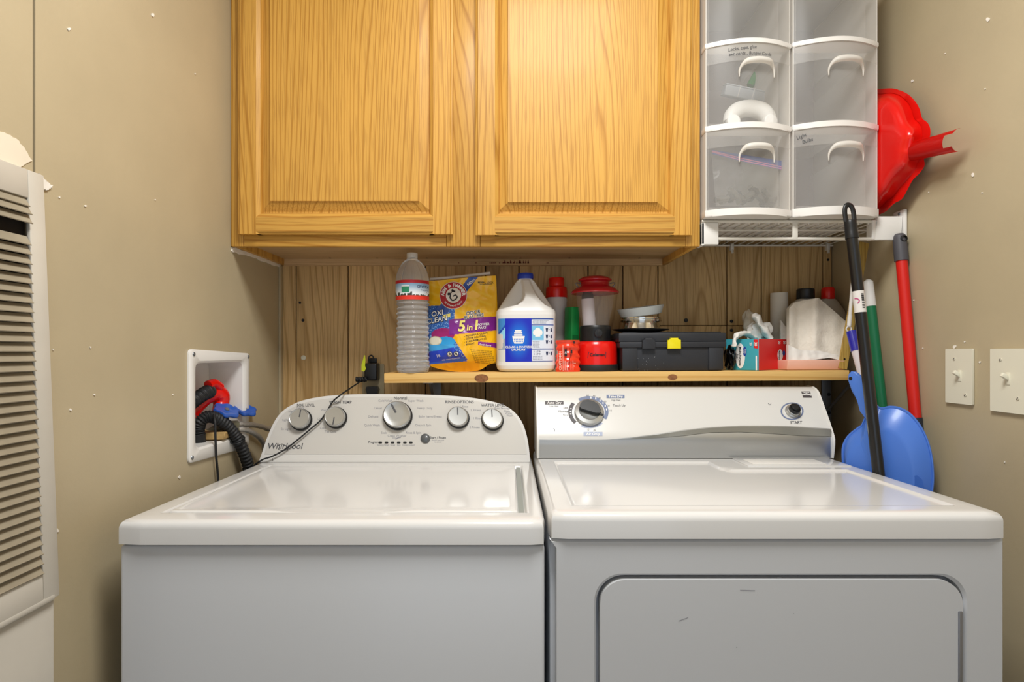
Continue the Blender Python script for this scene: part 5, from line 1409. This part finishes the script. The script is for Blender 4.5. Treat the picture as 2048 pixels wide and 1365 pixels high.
# red pole
ra, rb_ = pole(at(1803, 520, 1.415), at(1831, 838, 1.372))
red_ = thing('red_pole', 'red mop pole with grey swivel grip leaning on the right wall', 'mop handle', (rb_.x, rb_.y, 0))
polef(0, t_of_y(838, ra, rb_), .0125, mat('red_pole_paint', '#cf1d14', .4), 'shaft', red_, a_=ra, c_=rb_)
polef(t_of_y(836, ra, rb_), 1, .0140, mat('navy_socket', '#232c3a', .5), 'socket', red_, a_=ra, c_=rb_)
d = (rb_ - ra).normalized()
m_grip = mat('dark_grey_grip', '#4b4a4f', .5)
b = B(); tube(b, [ra + d * .003, ra - d * .02, ra - d * .045, ra - d * .058, ra - d * .066], lambda t: interp(t, [(0, .0152), (.3, .0152), (.75, .0140), (.92, .0105), (1, .004)]), 22, per=4); gr = obj('grip', b, m_grip, red_, auto=50)
b = B(); e = ra - d * .050; lathe(b, [(.0082, 0), (.0082, .003), (.006, .004), (.0055, .001), (0, .001)], 20, frame_matrix(e + Vector((.001, -.0125, .001)), (1, 0, 0), (0, 0, 1), (0, -1, 0))); obj('swivel_eye', b, m_black, gr)
# green pole
ga, gb2 = pole(at(1736, 562, 1.52), at(1764, 812, 1.475))
gp_ = thing('green_pole', 'green broom pole with white end cap behind the black pole', 'broom handle', (gb2.x, gb2.y, 0))
tg = t_of_y(612, ga, gb2)
polef(tg, 1, .0118, mat('green_pole_paint', '#17744a', .4), 'shaft', gp_, a_=ga, c_=gb2)
d = (gb2 - ga).normalized(); q_ = ga.lerp(gb2, tg)
b = B(); tube(b, [ga - d * .004, ga + d * .002, ga + d * .012, q_ + d * .002], lambda t: interp(t, [(0, .004), (.06, .0095), (.15, .0112), (.2, .0112), (1, .0126)]), 20); obj('end_cap', b, m_white, gp_, auto=50)
# flat wooden stick standing on the plank shelf
bx_ = PX(1684, 1.545); z0 = zs(bx_)
sa, sb_ = Vector((bx_, 1.545, z0 + .0015)), at(1730, 486, 1.555)
wst = thing('wooden_stick', 'flat yellowish wooden stick with a hole, leaning in the right corner', 'stick', sa, ry=SLOPE)
d = (sb_ - sa).normalized(); nn = Vector((0, -1, 0)); side = d.cross(nn).normalized(); nn = side.cross(d).normalized()
b = B(); prism(b, [sa + side * a_ + d * c_ + nn * -.003 for a_, c_ in ((-.0115, .002), (.0115, .002), (.0115, (sb_ - sa).length), (-.0115, (sb_ - sa).length))], nn * .006, .001); obj('slat_body', b, wood('yellow_pine', '#c3a355', '#a98640', '#93703a', rings=60, dist=3, rough=.5, tint=.04, warp=5), wst)
b = B(); p = sa + d * .028 + nn * .0032; lathe(b, [(.0028, 0), (.0026, .0004), (0, .0004)], 14, frame_matrix(p, side, d, nn)); obj('hole', b, m_dark, wst)
# thin white rod
r0, r1 = at(1708, 530, 1.515), at(1698, 654, 1.50)
wr = thing('white_rod', 'thin white plastic rod with a ring end, in front of the wooden stick', 'rod', r1)
b = B(); tube(b, [r0, r1], .0042, 12); obj('shaft', b, m_white, wr)
d = (r1 - r0).normalized()
b = B(); tube(b, [r1 - d * .030, r1 - d * .002], .0052, 12); obj('tip_sleeve', b, m_white, wr)
b = B(); c = r1 + d * .006; n_ = 16; tube(b, [c + Vector((math.cos(2 * math.pi * i / n_) * .0065, 0, math.sin(2 * math.pi * i / n_) * .0065)) for i in range(n_ + 1)], .0018, 8); obj('ring', b, m_white, wr)
# blue and white handle
ha, hb_ = at(1703, 664, 1.478), at(1733, 785, 1.4235)
hb_ = ha + (hb_ - ha) * 1.55
hw = thing('duster_handle', 'white tapered handle with blue end, between dustpan and wooden stick', 'handle', (hb_.x, hb_.y, 0))
tq = t_of_y(703, ha, hb_)
polef(0, tq, .0123, mat('blue_sleeve', '#2a2aa6', .3, coat=.3), 'end_sleeve', hw, a_=ha, c_=hb_)
b = B(); tube(b, [ha.lerp(hb_, tq), ha.lerp(hb_, .5), hb_], lambda t: .0112 - .003 * t, 18, per=4); obj('shaft', b, mat('pale_handle', '#e2dbe0', .3), hw)

# ------------------------------------------------------------------ blue dustpan
bo = Vector((.815, 1.42, 1.0)); bu = Vector((.125, -.134, 0)).normalized()
bpl = Plane(bo, bu, (0, 0, 1))
m_blue = mat('blue_plastic', '#4d7cd6', .34, coat=.1)
ring = [(1723, 850), (1706, 862), (1693, 875), (1685, 893), (1684, 915), (1687, 945), (1692, 985), (1702, 1030), (1760, 1060), (1830, 1050), (1858, 1015), (1867, 978), (1868, 940), (1863, 903), (1853, 872), (1838, 846), (1820, 826), (1800, 815), (1780, 812), (1766, 815), (1757, 813), (1748, 805), (1734, 818), (1729, 836)]
ccx, ccy = 1775, 925
P_ = smooth_path([(x_, y_, 0) for x_, y_ in ring + ring[:1]], 4)[:-1]
ring = [(p_.x, p_.y) for p_ in P_]
def scl(k, sx_=0, sy_=0): return [(ccx + sx_ + (x_ - ccx) * k, ccy + sy_ + (y_ - ccy) * k) for x_, y_ in ring]
bdp = thing('blue_dustpan', 'blue plastic dustpan standing upright behind the dryer beside the poles', 'dustpan', bpl(1775, 1050))
b = B()
L = [[b.verts.new(bpl(x_, y_, h)) for x_, y_ in pts] for pts, h in ((ring, -.002), (ring, .003), (scl(.975), .0035), (scl(.955), .002), (scl(.87, -3, 5), .013), (scl(.75, -8, 12), .025), (scl(.70, -10, 15), .0285), (scl(.3, -14, 24), .030))]
for A, C in zip(L, L[1:]):
    for k_ in range(len(A)): b.faces.new((A[k_], A[(k_ + 1) % len(A)], C[(k_ + 1) % len(A)], C[k_]))
b.faces.new(L[-1])
bk_ = [b.verts.new(v.co - bpl.n * .003) for v in L[-1]]
L2 = [[b.verts.new(v.co - bpl.n * .0025) for v in r_] for r_ in L[2:]]
for A, C in zip([L[0]] + L2, L2):
    for k_ in range(len(A)): b.faces.new((A[k_], A[(k_ + 1) % len(A)], C[(k_ + 1) % len(A)], C[k_]))
for v in bk_: b.verts.remove(v)
b.faces.new(L2[-1])
obj('pan', b, m_blue, bdp, auto=50)
b = B(); poly(b, [(1808, 958), (1822, 950), (1840, 948), (1850, 956), (1854, 972), (1850, 990), (1800, 990)], bpl, .026); obj('corner_shade', b, mat('deep_blue', '#3a68c0', .5), bdp, flat=True)  # flat deeper-blue patch paints the shade of the concave corner
hnd = [(1752, 836), (1745, 848), (1735, 848), (1729, 838), (1725, 822), (1716, 803), (1704, 783), (1697, 762), (1697, 750), (1703, 743), (1712, 744), (1722, 752), (1732, 766), (1742, 785), (1750, 806)]
b = B(); prism(b, [bpl(x_, y_, .005) for x_, y_ in hnd], -bpl.n * .010, .004, 3); hd_ = obj('handle', b, m_blue, bdp, auto=60)
b = B(); fan(b, 1702.5, 757.5, 3.6, bpl, .0056, 16, 2)
for v in b.verts: pass
obj('hang_hole', b, m_dark, hd_)

# ------------------------------------------------------------------ light switches on the right wall
m_screwh = mat('screw_cream', '#cfc9b6', .35)
def switch(y0, y1, z0, z1, toggles, label, px_t, scr):
    t = thing('light_switch', label, 'light switch', (XR, (y0 + y1) / 2, (z0 + z1) / 2))
    b = B(); prism(b, [(XR - .0002, y_, z_) for y_, z_ in rrect(y0, y1, z0, z1, .002, 3)], (-.0058, 0, 0), .002, 2); obj('wall_plate', b, m_ivory, t)
    pl_ = Plane((XR - .006, 1, 1), (0, -1, 0), (0, 0, 1))
    for (px, py) in toggles:
        c = pl_(px, py)
        b = B(); box(b, c.x - .0012, c.x + .001, c.y - .005, c.y + .005, c.z - .012, c.z + .012, .0008); tg_ = obj('toggle_slot', b, m_ivory, t)
        b = B(); M = Matrix.Translation(c) @ Matrix.Rotation(R(32), 4, 'Y'); box(b, -.015, .002, -.0034, .0034, -.0036, .0050, .0012, 2, M); obj('toggle', b, m_ivory, tg_)
    for (px, py) in scr:
        c = pl_(px, py); M = pl_.M(c)
        b = B(); lathe(b, [(.0035, 0), (.0033, .001), (.002, .0016), (0, .0018)], 16, M); sc_ = obj('screw', b, m_screwh, t)
        b = B(); box(b, -.0028, .0028, -.0005, .0005, .0012, .0021, 0, 1, M @ Matrix.Rotation(R(50), 4, 'Z')); obj('screw_slot', b, m_print, sc_)
    return t
switch(PX(1020 + 0, 1) + XR * F / (1950 - CX), XR * F / (1896 - CX), PZ(808, 1.25), PZ(698, 1.25), [(1919, 752)], 'single ivory toggle switch on the right wall, the one nearer the red pole', 0, [(1909, 718), (1931, 791)])
switch(XR * F / (2062 - CX), XR * F / (1986 - CX), PZ(822, 1.165), PZ(698, 1.165), [(2016, 758)], 'ivory toggle switch plate cut by the right picture edge', 0, [(2001, 720), (2036, 798)])

# ------------------------------------------------------------------ hose box in the left wall and what it holds
m_boxw = mat('outlet_box_white', '#e8e6e2', .35)
hb = thing('laundry_hose_box', 'white recessed laundry hose box with screwed flange in the left wall', 'hose box', (XL, 1.38, HZ0))
ho = [(1.238, .962), (1.524, .951), (1.526, 1.197), (1.240, 1.207)]
def rq(quad, r, n=5):
    out = []
    for i in range(4):
        p, a_, c_ = Vector(quad[i]), Vector(quad[i - 1]), Vector(quad[(i + 1) % 4])
        e1, e2 = (a_ - p).normalized() * r, (c_ - p).normalized() * r
        for k_ in range(n + 1):
            t = k_ / n; out.append(tuple((p + e1) * (1 - t) ** 2 + p * 2 * t * (1 - t) + (p + e2) * t * t))
    return out
fo = rq(ho, .012); fi = rq([(HY0 + .004, HZ0 + .004), (HY1 - .004, HZ0 + .004), (HY1 - .004, HZ1 - .004), (HY0 + .004, HZ1 - .004)], .022)
b = B(); mk = lambda pts, x_: [b.verts.new((XL + x_, y_, z_)) for y_, z_ in pts]
L = [mk(fo, .0003), mk(fo, .004), mk([(lerp(y_, 1.38, .02), lerp(z_, 1.08, .02)) for y_, z_ in fo], .006), mk([(lerp(y_, 1.38, -.05), lerp(z_, 1.08, -.05)) for y_, z_ in fi], .006), mk(fi, .001), mk(fi, -.085)]
for A, C in zip(L, L[1:]):
    for k_ in range(len(A)): b.faces.new((A[k_], A[(k_ + 1) % len(A)], C[(k_ + 1) % len(A)], C[k_]))
b.faces.new(L[-1])
obj('box_shell', b, m_boxw, hb, auto=40)
for px, py in ((382, 709), (492, 714), (379, 916)):
    c = lw(px, py, .006); b = B(); lathe(b, [(.0048, 0), (.004, .0016), (.001, .0018), (0, .0008)], 14, lw.M(c)); obj('screw', b, m_steel, hb)
# wooden block
wbk = thing('wood_block', 'rough pale wood block lying on the floor of the hose box', 'wood block', (XL - .03, 1.42, HZ0 + .005))
M = Matrix.Translation((XL - .030, 1.425, HZ0 + .016)) @ Matrix.Rotation(R(8), 4, 'Z')
b = B(); box(b, -.030, .034, -.050, .055, -.009, .009, .002, 1, M); crumple(b, .002, 60, 3); obj('block_body', b, mat('raw_wood', '#b59560', .8, var=.15, vscale=50, bump=.5, bscale=120), wbk)
# red power tool stored in the box
tl = thing('red_power_tool', 'red cordless tool with ribbed black grip lying in the hose box', 'power tool', (XL - .045, 1.40, 1.06))
V3 = lambda px, py, x_: Vector((x_, x_ * F / (px - CX), PZ(py, x_ * F / (px - CX))))
pa_ = [V3(383, 830, -.752), V3(395, 812, -.745), V3(412, 795, -.735), V3(428, 786, -.728), V3(439, 792, -.722), V3(442, 808, -.718), V3(436, 826, -.716)]
b = B(); tube(b, pa_, lambda t: interp(t, [(0, .017), (.3, .018), (.55, .022), (.7, .023), (.85, .018), (1, .014)]), 18, per=6); obj('red_housing', b, m_red, tl, auto=60)
b = B(); tube(b, [V3(382, 807, -.738), V3(398, 795, -.731), V3(414, 785, -.724), V3(425, 783, -.720)], lambda t: interp(t, [(0, .0155), (.8, .0165), (1, .011)]) + .0007 * math.sin(t * 130), 18, per=16); obj('rubber_grip', b, m_rubber, tl, auto=60)
b = B(); tube(b, [V3(416, 771, -.722), V3(428, 767, -.718), V3(440, 775, -.714)], .011, 14, per=4); obj('red_end_cap', b, m_red, tl, auto=60)
# valves
m_valve = mat('blue_valve_wheel', '#2558b4', .35, coat=.3)
m_brass = mat('dull_brass', '#7d7a66', .45, metal=.6)
for i, (px, py, x_, lab_) in enumerate(((453, 822, -.690, 'blue lobed valve handle on a brass valve, the one beside the red tool'), (489, 820, -.690, 'blue lobed valve handle on a brass valve, the one nearer the box corner'))):
    c = V3(px, py, x_)
    vv = thing('water_valve', lab_, 'valve', c - Vector((.0, 0, .04)), 'blue handled valves in the hose box')
    n_ = Vector((.42, -.18, .88)).normalized(); u_ = Vector((.35, -.9, -.30)); u_ = (u_ - n_ * u_.dot(n_)).normalized(); M = frame_matrix(c, u_, n_.cross(u_), n_)
    b = B(); prof_ = [(.0, -.004), (.010, -.004), (.0245, -.006), (.029, -.003), (.030, .001), (.028, .005), (.023, .005), (.016, .002), (.010, .003), (0, .003)]
    lathe(b, prof_, 48, M)
    Mi = M.inverted()
    for v in b.verts:
        l = Mi @ v.co; r_ = math.hypot(l.x, l.y)
        if r_ > .018: a_ = math.atan2(l.y, l.x); k_ = 1 + .10 * math.cos(6 * a_); v.co = M @ Vector((l.x * k_, l.y * k_, l.z))
    wh = obj('wheel', b, m_valve, vv, auto=60)
    b = B(); lathe(b, [(.006, -.004), (.006, .005), (.004, .007), (0, .007)], 6, M); obj('bolt', b, m_steel, wh, flat=True)
    b = B(); e = c - n_ * .045; tube(b, [c - n_ * .003, c - n_ * .012, c - n_ * .022, e], lambda t: interp(t, [(0, .006), (.25, .006), (.3, .011), (.6, .011), (.65, .014), (1, .014)]), 12, per=4)
    tube(b, [e, e + Vector((-.02, 0, -.012)), e + Vector((-.035, 0, -.02))], .011, 12, per=3); obj('valve_body', b, m_brass, vv, auto=40)
# drain hose, corrugated
dh = thing('drain_hose', 'black corrugated drain hose looping out of the hose box', 'hose', (-.73, 1.36, HZ0))
hp = smooth_path([V3(397, 872, -.728), V3(397, 856, -.726), V3(402, 842, -.718), V3(415, 834, -.708), V3(432, 837, -.697), V3(452, 850, -.685), V3(468, 868, -.676), V3(480, 888, -.668), V3(490, 912, -.664), V3(497, 938, -.663), Vector((-.6635, 1.475, .84)), Vector((-.664, 1.48, .60)), Vector((-.664, 1.50, .40))], 26)
N = len(hp)
b = B(); tube(b, hp, lambda t: .0132 + .0016 * math.sin(t * N * .92), 18); obj('corrugated_tube', b, m_rubber, dh, auto=60)
b = B(); tube(b, [V3(397, 898, -.731), V3(397, 868, -.728)], .0158, 20); obj('cuff', b, m_black, dh, auto=40)
b = B(); c = V3(475, 880, -.670); 
tube(b, [c + Vector((.0, .016 * math.cos(2 * math.pi * i / 16), .0)) + Vector((.016 * math.sin(2 * math.pi * i / 16), 0, .008 * math.cos(2 * math.pi * i / 16))) for i in range(17)], .0018, 6); tube(b, [c + Vector((.015, -.006, -.004)), c + Vector((.017, -.010, -.018))], .0016, 6); obj('cable_tie', b, m_black, dh)
# braided supply hoses
m_braid = mat('braided_steel', '#b5b2ad', .35, metal=.75, bump=.9, bscale=420)
for lab_, pts in (('braided steel supply hose from the hose box, the upper one', [V3(466, 850, -.690), V3(486, 849, -.676), V3(510, 851, -.668), V3(534, 858, -.660), Vector((-.655, 1.60, .97)), Vector((-.655, 1.63, .80))]),
                  ('braided steel supply hose from the hose box, the lower one', [V3(466, 862, -.684), V3(486, 859, -.668), V3(506, 866, -.660), V3(522, 880, -.655), V3(530, 905, -.654), Vector((-.654, 1.56, .80))])):
    hs = thing('supply_hose', lab_, 'hose', pts[0], 'braided supply hoses')
    b = B(); tube(b, pts, .0068, 14, per=8); obj('braid', b, m_braid, hs, auto=60)
    b = B(); d = (pts[1] - pts[0]).normalized(); tube(b, [pts[0] - d * .012, pts[0] + d * .012], .0105, 6); obj('nut', b, m_brass, hs, flat=True)
b = B(); c = V3(482, 856, -.676); M = Matrix.Translation(c)
# thin black cable hanging from the box
ck = thing('thin_black_cable', 'thin black cable hanging over the lip of the hose box', 'cable', (XL + .01, 1.35, 1.0))
b = B(); tube(b, [V3(424, 835, -.70), V3(427, 831, -.692), V3(430, 845, -.680), V3(431, 880, -.678), V3(433, 920, -.679), V3(436, 960, -.680), Vector((-.680, 1.353, .80)), Vector((-.680, 1.36, .6))], .0027, 8, per=6); obj('cable_run', b, m_rubber, ck, auto=60)

# ------------------------------------------------------------------ outlet with black plugs and the cord over the console
oy = WALLY - .0002
ol = thing('wall_outlet', 'beige electrical outlet on the panelling left of the plank shelf', 'outlet', at(748, 765, oy))
b = B(); prism(b, [(x_, oy, z_) for x_, z_ in rrect(PX(726, oy), PX(769, oy), PZ(815, oy), PZ(729, oy), .003, 4)], (0, -.006, 0), .002, 2); obj('wall_plate', b, mat('almond_plate', '#a89a78', .45), ol)
b = B()
for py in (752, 787): prism(b, [(x_, oy - .0058, z_) for x_, z_ in rrect(PX(736, oy), PX(759, oy), PZ(py + 12, oy), PZ(py - 12, oy), .008, 5)], (0, -.003, 0), .001, 1)
obj('receptacle', b, mat('almond_face', '#9c8f70', .45), ol)
ap = thing('power_adapter', 'black power adapter with cord plugged into the upper outlet socket', 'adapter', at(740, 745, 1.72))
b = B(); ax0, ax1 = PX(728, 1.70), PX(754, 1.70)
box(b, ax0, ax1, 1.700, oy - .009, PZ(762, 1.70), PZ(727, 1.70), .005, 3); obj('brick', b, m_black, ap)
b = B(); box(b, ax0 + .006, ax1 - .008, 1.7315, oy - .0088, PZ(728, 1.70), PZ(717, 1.70), .003); tube(b, [(ax0 + .007, 1.72, PZ(727, 1.7)), (ax0 + .010, 1.72, PZ(714, 1.7)), (ax0 + .020, 1.72, PZ(712, 1.7)), (ax0 + .026, 1.72, PZ(724, 1.7))], .002, 8, per=5); obj('strain_relief', b, m_black, ap)
cp2 = lambda px, py: cpl(px, py, .0105)
cordp = [Vector((PX(733, 1.70), 1.705, PZ(760, 1.70))), at(722, 763, 1.685), at(708, 772, 1.63), at(696, 780, 1.56), at(682, 790, 1.515), cp2(668, 806), cp2(656, 826), cp2(642, 845), cp2(622, 862), cp2(596, 884), cp2(572, 902), cp2(548, 915), cp2(528, 922), V3(505, 934, -.650), V3(492, 944, -.651), Vector((-.652, 1.41, .88)), Vector((-.655, 1.40, .7))]
b = B(); tube(b, cordp, .0021, 8, per=8); obj('cord', b, m_rubber, ap, auto=60)
b = B()
for i in range(7): 
    c = at(713 + i * 3.2, 759 + (i % 2), 1.688); tube(b, [c + Vector((0, math.sin(2 * math.pi * j / 12) * .006, math.cos(2 * math.pi * j / 12) * .0062)) for j in range(13)], .0018, 6)
obj('coiled_cord', b, m_rubber, ap, auto=60)
b = B(); tg_ = Plane((0, 1.698, 1), (1, 0, 0), (0, 0, 1)); prism(b, [tg_(x_, y_) for x_, y_ in ((723, 742), (723, 730), (726, 720), (728, 712), (730, 711), (731, 720), (730, 732), (732, 738), (728, 744))], (0, .001, 0)); obj('yellow_tag', b, mat('yellow_tag', '#d8e22a', .5), ap, flat=True)
pg = thing('black_plug', 'small black plug in the lower outlet socket behind the washer console', 'plug', at(747, 782, 1.73))
b = B(); prism(b, [at(x_, y_, oy - .009) for x_, y_ in ((737, 773), (757, 773), (760, 779), (756, 791), (750, 796), (744, 796), (739, 791), (735, 779))], (0, -.024, 0), .003, 2); obj('plug_body', b, m_black, pg)
b = B(); p = at(747, 792, 1.722); tube(b, [p, p + Vector((0, -.004, -.03)), p + Vector((0, .004, -.12)), p + Vector((.0, .01, -.4))], .003, 8, per=5); obj('cord', b, m_rubber, pg)

# ------------------------------------------------------------------ louvred return-air panel on the left wall
m_louv = mat('off_white_metal', '#c6c0b4', .4, var=.05, vscale=10, bump=.05, bscale=120)
m_slat = mat('grey_brown_slat', '#958b77', .45, var=.12, vscale=18)  # slats darker and browner than the frame
lz1, lz0 = PZ(352, .852), PZ(1192, .848)
lv = thing('louvred_air_panel', 'off-white louvred metal return-air panel on the left wall', 'air grille', (XL, .68, lz0))
TILT = .0235
def tilt(v):
    t = (lz1 - v.co.z) / (lz1 - lz0); v.co.x += TILT * t
    v.co.y += .0
yo0, yo1 = .50, .850
oi1 = .8215; oz1, oz0 = PZ(396, .82), PZ(1150, .82)
th = .006
def lpart(nm, m_, *boxes, bev=.0015):
    q = B()
    for bx_ in boxes: box(q, *bx_, bev)
    for v in q.verts: tilt(v)
    return obj(nm, q, m_, lv)
lpart('frame_stile', m_louv, (XL + .001, XL + .001 + th, oi1, yo1, lz0, lz1)); lpart('frame_stile', m_louv, (XL + .001, XL + .001 + th, yo0, yo0 + .03, lz0, lz1))
lpart('frame_rail', m_louv, (XL + .001, XL + .001 + th, yo0 + .0302, oi1 - .0002, oz1, lz1)); lpart('frame_rail', m_louv, (XL + .001, XL + .001 + th, yo0 + .0302, oi1 - .0002, lz0, oz0))
q = B(); box(q, XL + .0004, XL + .0009, yo0 + .01, oi1 + .002, oz0, oz1); obj('dark_backing', q, m_dark, lv)
n_sl = 39; sp = (oz1 - oz0) / n_sl
me_s = None
for i in range(n_sl):
    z_ = oz1 - sp * (i + .5)
    if i == 3: continue
    if i == 2: z_ += .003
    if i == 1: z_ += .002
    t = (lz1 - z_) / (lz1 - lz0)
    if me_s is None:
        q = B(); hw2 = sp * .52
        prism(q, [(XL + .0016 + x_, yo0 + .032, z_ + zz_) for x_, zz_ in ((-.0003, hw2), (.0010, hw2), (.0070, -hw2 * .55), (.0085, -hw2 * .7), (.0080, -hw2 * .86), (.0058, -hw2 * .8))], (0, oi1 - yo0 - .032 - .0012, 0))
        q_ = obj('slat', q, m_slat, lv, auto=30); me_s = (q_, z_, t); q_.location.x = TILT * t
    else:
        q_ = me_s[0].copy(); COL.objects.link(q_); q_.location = (TILT * t + (.003 if i in (1, 2) else 0), 0, z_ - me_s[1])
        if i in (1, 2): q_.rotation_euler = (0, 0, 0)
lwp = thing('lower_access_panel', 'plain off-white metal access panel below the louvred grille', 'panel', (XL, .68, .3))
q = B(); box(q, XL + .0008, XL + .024, yo0, .8475, .25, PZ(1199, .84), .002); obj('panel_sheet', q, m_louv, lwp)
q = B(); box(q, XL + .022, XL + .031, yo0, .842, PZ(1207, .83), PZ(1193, .83), .003); obj('lip', q, m_louv, lwp)
